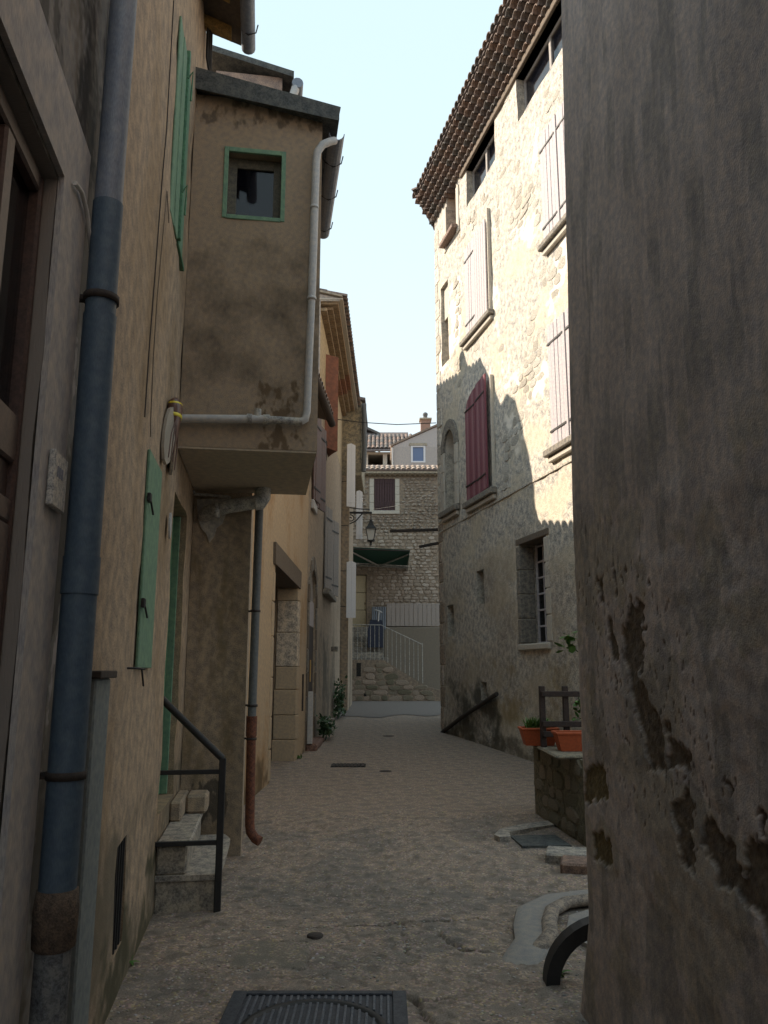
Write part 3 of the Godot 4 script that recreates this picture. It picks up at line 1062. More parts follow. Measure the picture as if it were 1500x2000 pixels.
func left_pipes() -> void:
	var F := frame(-1.28, 4.02, -1.53, 5.68)
	var B := Transform3D(Basis(F.basis.z, UPV, -F.basis.x), F * Vector3(1.65, 0, 0))
	var p := thing("downpipe", "thick blue grey downpipe standing between the grey and ochre houses", "downpipe", F)
	var t := st()
	tube(t, [Vector3(-1.50, 5.7, 0.085), Vector3(-1.52, 3.15, 0.085)], 0.048, 16)
	put(t, "upper_pipe", M.zinc, p)
	t = st()
	tube(t, [Vector3(-1.52, 3.2, 0.085), Vector3(-1.52, 2.78, 0.085)], 0.0515, 16)
	put(t, "sleeve", M.bluepaint, p)
	t = st()
	tube(t, [Vector3(-1.52, 2.78, 0.085), Vector3(-1.52, 0.95, 0.085)], 0.055, 16)
	put(t, "lower_pipe", M.bluepaint, p)
	t = st()
	tube(t, [Vector3(-1.52, 1.95, 0.085), Vector3(-1.52, 1.83, 0.085)], 0.0585, 16)
	put(t, "joint_sleeve", M.bluepaint, p)
	t = st()
	lathe(t, [Vector2(0.05, 0.79), Vector2(0.062, 0.80), Vector2(0.066, 0.90), Vector2(0.06, 0.955), Vector2(0.05, 0.96)], 16, Vector3(-1.52, 0, 0.085))
	put(t, "clay_collar", M.clay, p)
	t = st()
	tube(t, [Vector3(-1.52, 0.82, 0.085), Vector3(-1.51, 0.0, 0.085)], 0.052, 16)
	put(t, "foot_pipe", M.castiron, p)
	for y in [2.84, 1.28]:
		t = st()
		lathe(t, [Vector2(0.05, y - 0.012), Vector2(0.06, y - 0.012), Vector2(0.06, y + 0.012), Vector2(0.05, y + 0.012)], 16, Vector3(-1.52, 0, 0.085))
		box(t, Vector3(-1.535, y - 0.01, 0.0), Vector3(-1.505, y + 0.01, 0.05), 0.002)
		box(t, Vector3(-1.47, y - 0.012, 0.075), Vector3(-1.42, y + 0.012, 0.095), 0.002)
		put(t, "bracket", M.rustiron, p)
	# white pipe on the bay
	p = thing("downpipe", "slim white plastic downpipe on the corner of the bay", "downpipe", B)
	t = st()
	tube(t, [Vector3(1.13, 5.86, 0.0), Vector3(1.10, 5.83, 0.03), Vector3(1.03, 5.77, 0.06), Vector3(0.99, 5.70, 0.06), Vector3(0.98, 5.60, 0.06), Vector3(0.965, 4.42, 0.06)], 0.032, 12)
	put(t, "upper_pipe", M.pvc, p)
	t = st()
	tube(t, [Vector3(0.965, 4.44, 0.06), Vector3(0.945, 3.5, 0.06), Vector3(0.935, 3.44, 0.06), Vector3(0.90, 3.42, 0.06)], 0.029, 12)
	put(t, "lower_pipe", M.pvc, p)
	t = st()
	tube(t, [Vector3(0.90, 3.42, 0.06), Vector3(0.60, 3.425, 0.06)], 0.029, 12)
	put(t, "joint_pipe", M.pvcgrey, p)
	t = st()
	tube(t, [Vector3(0.62, 3.425, 0.06), Vector3(0.0, 3.40, 0.06)], 0.032, 12)
	put(t, "level_pipe", M.pvc, p)
	for a in [[0.50, 0.54], [0.62, 0.67]]:
		t = st()
		tube(t, [Vector3(a[0], 3.424, 0.06), Vector3(a[1], 3.424, 0.06)], 0.038, 12)
		put(t, "collar", M.pvcgrey, p)
	t = st()
	tube(t, [Vector3(0.58, 3.42, 0.06), Vector3(0.58, 3.50, 0.06)], 0.026, 12)
	put(t, "stub", M.pvcgrey, p)
	for y in [5.2, 4.42]:
		t = st()
		lathe(t, [Vector2(0.03, y - 0.012), Vector2(0.036, y - 0.012), Vector2(0.036, y + 0.012), Vector2(0.03, y + 0.012)], 12, Vector3(0.973 if y > 5 else 0.965, 0, 0.06))
		box(t, Vector3(0.955, y - 0.01, -0.005), Vector3(0.985, y + 0.01, 0.03))
		put(t, "bracket", M.pvc, p)
	# soil pipe under the bay
	p = thing("soil_pipe", "fat grey soil pipe sloping under the bay into the lower wall", "pipe", B)
	t = st()
	tube(t, [Vector3(0.10, 2.97, -1.51), Vector3(0.14, 2.98, -1.38), Vector3(0.30, 3.02, -1.30), Vector3(0.58, 3.07, -1.28)], 0.064, 14)
	put(t, "pipe", M.pvcgrey, p)
	t = st()
	tube(t, [Vector3(0.56, 3.066, -1.28), Vector3(0.60, 3.074, -1.28), Vector3(0.625, 3.12, -1.28), Vector3(0.625, 3.2, -1.28)], 0.076, 14)
	put(t, "elbow", M.pvcgrey, p)
	t = st()
	lathe(t, [Vector2(0.062, -0.03), Vector2(0.074, -0.03), Vector2(0.074, 0.03), Vector2(0.062, 0.03)], 14)
	put(t, "collar", M.pvcgrey, p, Transform3D(Basis(Vector3(0, 0, 1), deg_to_rad(90)), Vector3(0.22, 3.0, -1.335)))
	t = st()
	tube(t, [Vector3(0.0, 3.18, -1.40), Vector3(0.02, 3.15, -1.40), Vector3(0.30, 3.13, -1.38), Vector3(0.33, 3.12, -1.37), Vector3(0.335, 3.06, -1.35)], 0.015, 10)
	tag(put(t, "waste_pipe", M.pvcgrey, self, B), "thin white waste pipe running into the fat soil pipe under the bay", "pipe")
	# dark downpipe with rusty foot
	p = thing("downpipe", "dark grey downpipe with a rusty red iron foot below the bay", "downpipe", B)
	t = st()
	tube(t, [Vector3(0.60, 3.10, -1.40), Vector3(0.59, 1.15, -1.40)], 0.038, 14)
	put(t, "upper_pipe", M.pipegrey, p)
	t = st()
	tube(t, [Vector3(0.59, 1.19, -1.40), Vector3(0.59, 1.02, -1.40)], 0.048, 14)
	put(t, "iron_socket", M.rust, p)
	t = st()
	tube(t, [Vector3(0.59, 1.05, -1.40), Vector3(0.60, 0.30, -1.40), Vector3(0.61, 0.24, -1.39), Vector3(0.65, 0.19, -1.37), Vector3(0.69, 0.17, -1.35)], 0.041, 14)
	put(t, "iron_foot", M.rust, p)
	for y in [1.28, 1.0, 2.1]:
		t = st()
		lathe(t, [Vector2(0.036, y - 0.01), Vector2(0.046, y - 0.01), Vector2(0.046, y + 0.01), Vector2(0.036, y + 0.01)], 12, Vector3(0.592, 0, -1.40))
		box(t, Vector3(0.53, y - 0.008, -1.45), Vector3(0.58, y + 0.008, -1.43))
		put(t, "bracket", M.rustiron, p)

func steps() -> void:
	var F := frame(-1.28, 4.02, -1.53, 5.68)
	var B := Transform3D(Basis(F.basis.z, UPV, -F.basis.x), F * Vector3(1.66, 0, 0))
	var s := thing("stone_steps", "short worn stone steps up to the green door", "steps", B)
	var t := st()
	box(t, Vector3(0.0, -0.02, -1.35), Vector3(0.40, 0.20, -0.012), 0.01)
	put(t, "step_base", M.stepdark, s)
	t = st()
	extrude(t, [Vector2(0.0, 0.0), Vector2(0.42, 0.0), Vector2(0.44, 0.5), Vector2(0.45, 1.15), Vector2(0.40, 1.34), Vector2(0.0, 1.34)], 0.20, 0.235, Transform3D(Basis(Vector3(1, 0, 0), Vector3(0, 0, -1), UPV), Vector3()))
	put(t, "step", M.stepstone, s)
	t = st()
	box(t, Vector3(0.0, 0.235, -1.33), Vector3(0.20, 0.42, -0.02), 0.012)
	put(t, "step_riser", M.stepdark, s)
	t = st()
	box(t, Vector3(0.0, 0.42, -1.34), Vector3(0.225, 0.455, -0.01), 0.012)
	put(t, "step", M.stepstone, s)
	t = st()
	box(t, Vector3(0.0, 0.455, -1.32), Vector3(0.09, 0.60, -0.70), 0.015)
	box(t, Vector3(0.09, 0.455, -1.32), Vector3(0.26, 0.60, -1.02), 0.02)
	put(t, "step", M.low, s)
	var r := thing("handrail", "black iron handrail beside the stone steps", "handrail", B)
	t = st()
	box(t, Vector3(0.393, 0.0, -0.016), Vector3(0.439, 0.99, 0.030), 0.004)
	put(t, "post", M.iron, r)
	t = st()
	tube(t, [Vector3(0.416, 0.985, 0.008), Vector3(-0.02, 1.395, 0.008)], 0.025, 8)
	put(t, "rail", M.iron, r)
	for y in [0.44, 0.90]:
		t = st()
		box(t, Vector3(-0.02, y - 0.015, -0.006), Vector3(0.395, y + 0.015, 0.02), 0.003)
		put(t, "crossbar", M.iron, r)

func cream_house() -> void:
	var F := frame(-1.65, 7.9, -1.38, 13.5)
	var h := thing("cream_house", "warm cream rendered house with a deep gateway under a timber lintel", "house", F)
	var t := st()
	wall(t, 0.0, 6.1, 0.0, 6.05, [[3.0, 5.08, 0.05, 3.0]], 0.42, 4.0, 0.012, 0.3)
	put(t, "wall", M.cream, h)
	t = st()
	extrude(t, [Vector2(2.88, 3.0), Vector2(5.2, 2.88), Vector2(5.22, 3.16), Vector2(2.86, 3.3)], -0.30, 0.035)
	put(t, "timber_lintel", M.oldwood, h)
	for k in 7:
		t = st()
		box(t, Vector3(3.0 + 0.297 * k, 0.1, -0.40), Vector3(3.29 + 0.297 * k, 2.96, -0.36), 0.006)
		put(t, "gate_board", M.darkwood, h)
	R.seed = 31
	var y := 0.15
	while y < 2.8:
		t = st()
		var hh := R.randf_range(0.28, 0.55)
		box(t, Vector3(5.055 - R.randf_range(0.0, 0.02), y, -0.34 + R.randf_range(-0.03, 0.02)), Vector3(5.30, minf(y + hh - 0.005, 2.87), 0.012 + R.randf_range(0.0, 0.012)), 0.012)
		put(t, "jamb_stone", M.jamb[0] if R.randf() > 0.4 else M.jamb[1], h)
		y += hh
	y = 0.15
	while y < 2.8:
		t = st()
		var hh := R.randf_range(0.4, 0.6)
		box(t, Vector3(2.86, y, -0.3), Vector3(3.02, minf(y + hh - 0.01, 2.9), 0.012), 0.012)
		put(t, "jamb_stone", M.jamb[0], h)
		y += hh
	# roof with overhanging old tiles and a half-round gutter
	t = st()
	extrude(t, [Vector2(-4.0, 7.1), Vector2(0.34, 6.06), Vector2(0.34, 6.12), Vector2(-4.0, 7.2)], -6.1, 0.0, Transform3D(Basis(Vector3(0, 0, 1), UPV, Vector3(-1, 0, 0)), Vector3()))
	put(t, "roof", M.oldwood, h)
	t = st()
	tube(t, [Vector3(0.0, 6.0, 0.40), Vector3(6.1, 6.0, 0.40)], 0.07, 10)
	put(t, "gutter", M.rustiron, h)
	var tm := tile_mesh(0.075, 0.09, 0.45)
	for k in 32:
		inst(tm, "tile", M.tile[k % 5], h, Transform3D(Basis(Vector3(1, 0, 0), 0.24), Vector3(0.1 + 0.19 * k, 6.23, -0.02)))
	# unseen wide stack on the roof, shaped to cast a shadow peak opposite
	t = st()
	extrude(t, [Vector2(0, 6.5), Vector2(1.1, 6.5), Vector2(1.1, 9.1), Vector2(0.95, 9.75), Vector2(0.7, 9.95), Vector2(0.35, 9.75), Vector2(0.0, 8.75)], -2.5, -1.75, Transform3D(Basis(), Vector3(6.55, 0, 0)))
	put(t, "chimney_stack", M.mortar, h)
	# long iron stay and spot for the weeds
	t = st()
	box(t, Vector3(5.7, 0.9, 0.0), Vector3(5.73, 1.5, 0.03), 0.004)
	put(t, "wall_anchor", M.rustiron, h)

func shuttered_house() -> void:
	var F := frame(-1.355, 14.0, -1.25, 22.8)
	var h := thing("shuttered_house", "tall stained house with brick eaves and a red brown shutter box", "house", F)
	var t := st()
	wall(t, 0.02, 8.8, 0.0, 7.3, [[0.3, 1.55, 0.3, 3.45], [0.35, 1.6, 4.7, 6.35], [3.6, 4.7, 3.3, 5.1]], 0.3, 4.5, 0.012, 0.35)
	put(t, "wall", M.stained, h)
	t = st()
	wall(t, 1.62, 8.8, 7.31, 9.0, [], 0.2, 4.5, 0.008, 0.35)
	put(t, "upper_wall", mat(lin(0.58, 0.45, 0.28), 0.95, M.rough, 0.8, 0.15), h)
	# arched doorway: spandrels and stone arch, dark door with a pale notice
	t = st()
	for sg in [-1.0, 1.0]:
		var pl := [Vector2(0.925 + sg * 0.625, 3.45)]
		pl.append(Vector2(0.925 + sg * 0.625, 2.75))
		for k in range(1, 8):
			var a := PI * 0.5 * k / 7.0
			pl.append(Vector2(0.925 + sg * 0.625 * cos(a), 2.75 + 0.69 * sin(a)))
		extrude(t, pl, -0.29, -0.003)
	put(t, "arch_fill", M.stained, h)
	for k in 9:
		var a0 := PI * k / 9.0
		var a1 := PI * (k + 1) / 9.0
		t = st()
		var q := []
		for e in [[a0 + 0.01, 0.63], [a0 + 0.01, 0.85], [a1 - 0.01, 0.85], [a1 - 0.01, 0.63]]:
			q.append(Vector2(0.925 + cos(e[0]) * e[1], 2.75 + sin(e[0]) * e[1] * 1.08))
		extrude(t, q, 0.0, 0.03)
		put(t, "arch_stone", M.sillstone if k % 2 else M.oldwood, h)
	for x in [0.10, 1.56]:
		for k in 6:
			t = st()
			box(t, Vector3(x, 0.3 + 0.41 * k, 0.0), Vector3(x + 0.2, 0.3 + 0.41 * k + 0.40, 0.022), 0.01)
			put(t, "jamb_stone", M.sillstone if k % 2 else M.oldwood, h)
	var d := Node3D.new()
	d.name = "arched_door"
	h.add_child(d)
	for k in 6:
		t = st()
		box(t, Vector3(0.31 + 0.207 * k, 0.31, -0.07), Vector3(0.51 + 0.207 * k, 2.36, -0.035), 0.006)
		put(t, "door_board", M.darkwood, d)
	t = st()
	box(t, Vector3(0.31, 2.37, -0.07), Vector3(1.545, 2.85, -0.03), 0.006)
	put(t, "pale_panel", M.palewood, d)
	t = st()
	box(t, Vector3(0.31, 2.86, -0.07), Vector3(1.545, 3.44, -0.045), 0.006)
	put(t, "transom", M.greywood, d)
	t = st()
	box(t, Vector3(0.98, 1.35, -0.034), Vector3(1.16, 1.75, -0.025), 0.006)
	put(t, "yellow_plate", mat(lin(0.45, 0.25, 0.03), 0.6), d)
	t = st()
	box(t, Vector3(0.15, 0.14, 0.0), Vector3(1.7, 0.32, 0.20), 0.03)
	put(t, "doorstep", mat(lin(0.28, 0.16, 0.12), 0.9, M.lime, 0.4, 0.2), h)
	t = st()
	box(t, Vector3(0.12, 0.32, 0.03), Vector3(0.2, 1.2, 0.12), 0.01)
	put(t, "white_post", M.pvc, h)
	# brown shutters beside upper window
	leaf("brown_shutter", 0.55, 1.7, 4, M.brownwood, h, Transform3D(Basis(UPV, deg_to_rad(-8)), Vector3(0.36, 4.68, 0.02)), M.iron)
	leaf("brown_shutter", 0.55, 1.7, 4, M.brownwood, h, Transform3D(Basis(UPV, deg_to_rad(-12)), Vector3(1.1, 4.66, 0.02)), M.iron)
	t = st()
	box(t, Vector3(0.35, 4.70, -0.25), Vector3(1.6, 6.35, -0.24))
	put(t, "pane", M.glass, h)
	t = st()
	box(t, Vector3(0.36, 4.5, 0.0), Vector3(1.0, 4.67, 0.06), 0.01)
	put(t, "window_sill", M.pvc, h)
	# red brown shutter box
	var sb := Node3D.new()
	sb.name = "shutter_box"
	h.add_child(sb)
	t = st()
	var pr := [Vector2(3.0, 0.0), Vector2(3.25, -0.27), Vector2(3.75, -0.02)]
	for i in 3:
		var a: Vector2 = pr[i]
		var b: Vector2 = pr[(i + 1) % 3]
		quad(t, Vector3(a.x, 6.42, -a.y), Vector3(b.x, 6.38, -b.y), Vector3(b.x, 8.62, -b.y), Vector3(a.x, 8.60, -a.y))
	tri(t, Vector3(3.0, 8.6, 0), Vector3(3.25, 8.62, 0.27), Vector3(3.75, 8.6, 0.02))
	put(t, "panel", M.redbrown, sb)
	t = st()
	tri(t, Vector3(3.0, 6.43, 0), Vector3(3.25, 6.39, 0.265), Vector3(3.75, 6.40, 0.02))
	put(t, "underside", M.redbrown, sb)
	t = st()
	box(t, Vector3(2.96, 6.45, 0.0), Vector3(3.05, 6.55, 0.06), 0.005)
	box(t, Vector3(2.9, 6.1, 0.02), Vector3(2.95, 6.5, 0.05), 0.005, Transform3D(Basis(), Vector3(0.05, 0, 0)))
	put(t, "bracket", M.rustiron, sb)
	# grey shutters lower down
	leaf("grey_shutter", 0.55, 1.8, 4, M.greywood, h, Transform3D(Basis(UPV, deg_to_rad(-10)), Vector3(3.05, 3.3, 0.03)), M.iron)
	leaf("grey_shutter", 0.55, 1.8, 4, M.greywood, h, Transform3D(Basis(UPV, deg_to_rad(-14)), Vector3(4.72, 3.3, 0.03)), M.iron)
	t = st()
	box(t, Vector3(3.0, 3.16, 0.0), Vector3(5.3, 3.27, 0.14), 0.01)
	put(t, "window_sill", M.sillstone, h)
	t = st()
	box(t, Vector3(3.6, 3.3, -0.25), Vector3(4.7, 5.1, -0.24))
	put(t, "pane", M.glass, h)
	t = st()
	box(t, Vector3(5.6, 2.0, 0.0), Vector3(5.8, 2.12, 0.16), 0.01)
	put(t, "stone_corbel", M.sillstone, h)
	# brick corbel courses and eave
	for c in 3:
		for k in 31:
			t = st()
			var x := 1.62 + 0.23 * k + (0.11 if c % 2 else 0.0)
			if x + 0.22 > 8.8:
				continue
			box(t, Vector3(x, 9.0 + 0.075 * c, -0.05), Vector3(x + 0.218, 9.07 + 0.075 * c, 0.13 + 0.12 * c), 0.006)
			put(t, "corbel_brick", M.brick[2] if k > 17 and k < 23 else M.brick[(k * 3 + c) % 2], h)
	t = st()
	box(t, Vector3(1.55, 9.225, -0.05), Vector3(8.8, 9.26, 0.47), 0.004)
	put(t, "eave_slab", M.dressed, h)
	t = st()
	extrude(t, [Vector2(-4.5, 10.45), Vector2(0.46, 9.265), Vector2(0.46, 9.30), Vector2(-4.5, 10.52)], -8.8, -1.5, Transform3D(Basis(Vector3(0, 0, 1), UPV, Vector3(-1, 0, 0)), Vector3()))
	put(t, "roof", M.mortar, h)
	t = st()
	extrude(t, [Vector2(-4.5, 7.3), Vector2(-0.0, 7.3), Vector2(0.0, 9.2), Vector2(0.4, 9.2), Vector2(0.4, 9.26), Vector2(-4.5, 10.44)], -1.62, -1.56, Transform3D(Basis(Vector3(0, 0, 1), UPV, Vector3(-1, 0, 0)), Vector3()))
	put(t, "gable", mat(lin(0.55, 0.48, 0.42), 0.95, M.rough, 0.7, 0.15), h)
	var tm := tile_mesh(0.075, 0.09, 0.5)
	for c in 3:
		for k in 39:
			inst(tm, "tile", M.tile[(k + c) % 5], h, Transform3D(Basis(Vector3(1, 0, 0), 0.236), Vector3(1.6 + 0.187 * k, 9.40 + 0.105 * c, 0.06 - 0.43 * c)))
	t = st()
	box(t, Vector3(3.1, 9.6, -2.1), Vector3(3.42, 11.05, -1.65), 0.01)
	put(t, "chimney", M.mortar, h)
	t = st()
	extrude(t, [Vector2(3.06, 11.05), Vector2(3.46, 11.05), Vector2(3.26, 11.3)], -2.15, -1.6)
	put(t, "chimney_cap", M.tile[0], h)

func corner_house() -> void:
	var F := frame(-1.02, 22.85, -1.0, 25.5)
	var h := thing("corner_house", "dark narrow stone house with white shutters at the far left corner", "house", F)
	var t := st()
	wall(t, 0.0, 2.6, 0.3, 7.2, [], 0.2, 3.0, 0.008, 0.4)
	put(t, "wall", M.stained, h)
	t = st()
	box(t, Vector3(0.0, 7.2, -3.0), Vector3(2.6, 9.5, 0.36), 0.02)
	put(t, "upper_wall", M.cornerwall, h)
	t = st()
	tube(t, [Vector3(-0.06, 9.4, 0.42), Vector3(-0.06, 8.0, 0.44), Vector3(-0.06, 7.3, 0.42)], 0.07, 10)
	put(t, "downpipe", M.pipegrey, h)
	t = st()
	extrude(t, [Vector2(-3.0, 10.1), Vector2(0.46, 9.5), Vector2(0.46, 9.58), Vector2(-3.0, 10.2)], -2.6, 0.1, Transform3D(Basis(Vector3(0, 0, 1), UPV, Vector3(-1, 0, 0)), Vector3()))
	put(t, "roof", M.tile[1], h)
	for a in [[-0.55, 6.15, 1.9, -0.06, 0.26, 0], [0.35, 5.35, 1.5, 0.18, 0.2, 1], [-0.55, 2.98, 1.62, -0.04, 0.28, 2]]:
		var o := Node3D.new()
		o.name = "white_shutter"
		o.transform = Transform3D(Basis(UPV, deg_to_rad(-68)), Vector3(a[0], a[1], a[3]))
		h.add_child(o, true)
		for k in 2:
			t = st()
			var w: float = a[4] / 2.0
			var r := []
			r.append(Vector2(w * k + 0.002, 0))
			r.append(Vector2(w * (k + 1) - 0.002, 0))
			var hh: float = a[2]
			r.append(Vector2(w * (k + 1) - 0.002, hh - (0.02 if k == 0 else 0.07)))
			r.append(Vector2(w * k + 0.002, hh - (0.0 if k == 1 else 0.06) - (0.0 if k == 0 else 0.02)))
			extrude(t, r, 0, 0.035)
			put(t, "plank", M.white, o)
		for y in [0.12, a[2] - 0.2]:
			t = st()
			box(t, Vector3(0, y, 0.035), Vector3(a[4] - 0.01, y + 0.02, 0.042))
			put(t, "batten", M.white, o)
	t = st()
	for y in [6.9, 5.6, 3.3, 4.3]:
		tube(t, [Vector3(-0.5, y, -0.2), Vector3(-0.5, y, 0.0)], 0.012, 6)
	put(t, "shutter_pin", M.iron, h)

# ---------- right side ----------
func right_house() -> void:
	var F := frame(0.92, 4.25, 1.015, 3.25)
	var h := thing("right_house", "big dark house with peeling plaster filling the right edge", "house", F)
	var peel := [[Vector2(0.72, 1.82), Vector2(0.77, 1.8), Vector2(0.8, 1.64), Vector2(0.74, 1.63), Vector2(0.72, 1.72)],
		[Vector2(0.98, 1.89), Vector2(1.03, 1.85), Vector2(1.1, 1.85), Vector2(1.08, 1.61), Vector2(1.01, 1.58), Vector2(1.18, 1.42), Vector2(1.21, 1.35), Vector2(1.21, 1.24), Vector2(1.07, 1.2), Vector2(1.02, 1.33), Vector2(0.94, 1.47), Vector2(0.92, 1.57), Vector2(0.86, 1.63), Vector2(0.87, 1.74), Vector2(0.94, 1.8)],
		[Vector2(1.27, 1.36), Vector2(1.32, 1.34), Vector2(1.41, 1.31), Vector2(1.41, 1.25), Vector2(1.3, 1.24), Vector2(1.23, 1.24)],
		[Vector2(1.39, 1.21), Vector2(1.39, 1.06), Vector2(1.37, 0.92), Vector2(1.29, 0.94), Vector2(1.26, 1.04), Vector2(1.23, 1.1), Vector2(1.32, 1.15)],
		[Vector2(1.46, 1.11), Vector2(1.56, 1.1), Vector2(1.66, 1.06), Vector2(1.68, 1.0), Vector2(1.72, 0.99), Vector2(1.76, 1.1), Vector2(1.85, 1.11), Vector2(2.3, 1.14), Vector2(2.3, 0.8), Vector2(1.81, 0.84), Vector2(1.77, 0.89), Vector2(1.66, 0.92), Vector2(1.54, 0.93), Vector2(1.45, 1.04)],
		[Vector2(0.31, 1.13), Vector2(0.56, 1.18), Vector2(0.61, 1.1), Vector2(0.6, 1.04), Vector2(0.29, 0.97)],
		[Vector2(0.38, 0.86), Vector2(0.51, 0.88), Vector2(0.6, 0.87), Vector2(0.62, 0.77), Vector2(0.39, 0.74)],
		[Vector2(0.63, 2.0), Vector2(0.67, 1.99), Vector2(0.7, 1.89), Vector2(0.66, 1.88)], [Vector2(1.23, 1.42), Vector2(1.27, 1.42), Vector2(1.26, 1.37), Vector2(1.23, 1.37)], [Vector2(1.64, 1.24), Vector2(1.67, 1.24), Vector2(1.67, 1.20)], [Vector2(1.81, 1.18), Vector2(1.85, 1.19), Vector2(1.84, 1.14), Vector2(1.81, 1.14)], [Vector2(0.82, 2.0), Vector2(0.84, 2.0), Vector2(0.85, 1.9), Vector2(0.83, 1.9)], [Vector2(0.9, 1.97), Vector2(0.92, 1.97), Vector2(0.93, 1.89)], [Vector2(0.75, 1.57), Vector2(0.78, 1.57), Vector2(0.78, 1.5), Vector2(0.76, 1.5)]]
	var xs := []
	var x := 0.0
	while x < 2.3:
		xs.append(x)
		x += 0.0085 if x > 0.1 and x < 1.95 else 0.02
	while x < 9.0:
		xs.append(x)
		x += 0.4
	var ys := []
	var y := 0.0
	while y < 2.3:
		ys.append(y)
		y += 0.0085 if y > 0.72 and y < 2.04 else 0.03
	while y < 6.9:
		ys.append(y)
		y += 0.15
	var n := noise(61, 1.2, 4)
	var fine := noise(62, 22.0, 3)
	var bub := noise(63, 7.0, 3)
	var pal := noise(64, 1.6, 4)
	var boxes := []
	for q in peel:
		var bb := Rect2(q[0], Vector2.ZERO)
		for v in q:
			bb = bb.expand(v)
		boxes.append(bb.grow(0.02))
	var grid := []
	var cols := []
	for yy in ys:
		var row := []
		var cr := []
		var ed := lerpf(0.0, 0.19, clampf(yy / 0.45, 0, 1))
		if yy > 0.45:
			ed = lerpf(0.19, 0.22, clampf((yy - 0.45) / 1.8, 0, 1))
		if yy > 2.25:
			ed = 0.22 + (yy - 2.25) * 0.075
		for xx in xs:
			var s: float = xx + ed * clampf(1.0 - xx / 2.4, 0, 1)
			var q := Vector2(s, yy)
			var w := q + Vector2(fine.get_noise_2d(s, yy), fine.get_noise_2d(s + 30.0, yy)) * 0.02 + Vector2(fine.get_noise_2d(s * 0.3, yy * 0.3), fine.get_noise_2d(s * 0.3 + 30.0, yy * 0.3)) * 0.03
			var dep := 0.0
			var sub := 0
			if xx < 2.5 and yy < 2.3 and yy > 0.7:
				for k in peel.size():
					if not boxes[k].has_point(w):
						continue
					var sd := 1.0
					for e in peel[k].size():
						sd = minf(sd, w.distance_to(Geometry2D.get_closest_point_to_segment(w, peel[k][e], peel[k][(e + 1) % peel[k].size()])))
					if not Geometry2D.is_point_in_polygon(w, PackedVector2Array(peel[k])):
						sd = -sd
					var dd := clampf(0.5 + sd / 0.009, 0.0, 1.0)
					if dd > dep:
						dep = dd
						sub = 2 if k == 5 or k == 6 else 1
				# blistered specks around the peeling
				if dep == 0.0:
					var dd := bub.get_noise_2d(s * 4.0, yy * 1.5)
					var near := clampf(1.0 - absf((s - 0.75) * 0.9 + (yy - 1.85) * 0.55) * 1.6, 0, 1)
					if dd > 0.56 - 0.10 * near and near > 0.1 and yy > 1.0:
						dep = 0.7
						sub = 1
			var z := n.get_noise_2d(s * 1.3, yy * 1.3) * 0.012 * clampf(xx / 0.5, 0.15, 1.0) + bub.get_noise_2d(s, yy) * 0.003 - dep * 0.012 + (fine.get_noise_2d(s * 3.0, yy * 3.0) * 0.004 if dep > 0.0 else 0.0)
			if xx < 0.13:
				var rr := 0.13
				z += sqrt(rr * rr - (rr - xx) * (rr - xx)) - rr
			row.append(Vector3(s, yy, z))
			var v := 1.0 + 0.2 * pal.get_noise_2d(s * 2.5, yy * 0.7) + 0.16 * pal.get_noise_2d(s * 14.0, yy * 0.9)
			var c := Color(0.71 * v, 0.59 * v, 0.535 * v)
			if pal.get_noise_2d(s * 0.8 + 20.0, yy * 1.0) > 0.12 and yy < 2.6:
				c = c.lerp(Color(0.50, 0.42, 0.30), 0.45)
			if pal.get_noise_2d(s * 2.0, yy * 0.9 + 40.0) > 0.2:
				c = c.lerp(Color(0.34, 0.31, 0.285), 0.5)
			if sub == 1:
				c = c.lerp(Color(0.23, 0.175, 0.13) * (1.0 + 0.5 * fine.get_noise_2d(s, yy)), dep)
			elif sub == 2:
				c = c.lerp(Color(0.26, 0.195, 0.10) * (1.0 + 0.5 * fine.get_noise_2d(s, yy)), dep)
			cr.append(c)
		grid.append(row)
		cols.append(cr)
	var t := st()
	t.set_smooth_group(0)
	for j in ys.size() - 1:
		for i in xs.size() - 1:
			for k in [[0, 0], [1, 1], [1, 0], [0, 0], [0, 1], [1, 1]]:
				var p: Vector3 = grid[j + k[1]][i + k[0]]
				t.set_color(cols[j + k[1]][i + k[0]])
				t.set_uv(Vector2(p.x, -p.y))
				t.add_vertex(p)
	# far side and top
	t.set_color(Color(0.46, 0.41, 0.35))
	for j in ys.size() - 1:
		var a: Vector3 = grid[j][0]
		var b: Vector3 = grid[j + 1][0]
		quad(t, a, b, b - Vector3(0, 0, 3), a - Vector3(0, 0, 3))
	var l: Vector3 = grid[-1][0]
	var r: Vector3 = grid[-1][-1]
	quad(t, l, r, r - Vector3(0, 0, 3), l - Vector3(0, 0, 3))
	var m := mat(Color(1, 1, 1), 0.96, M.streak, 0.6, 0.3)
	m.vertex_color_use_as_albedo = true
	m.heightmap_texture = M.rough[1]
	m.heightmap_scale = 0.2
	put(t, "wall", m, h)
	t = st()
	extrude(t, [Vector2(0.05, 6.93), Vector2(8.4, 6.93), Vector2(8.4, 7.05), Vector2(0.05, 7.05)], -3.2, 0.3, Transform3D(Basis(), Vector3(0.6, 0, 0)))
	put(t, "roof_edge", M.tile[1], h)

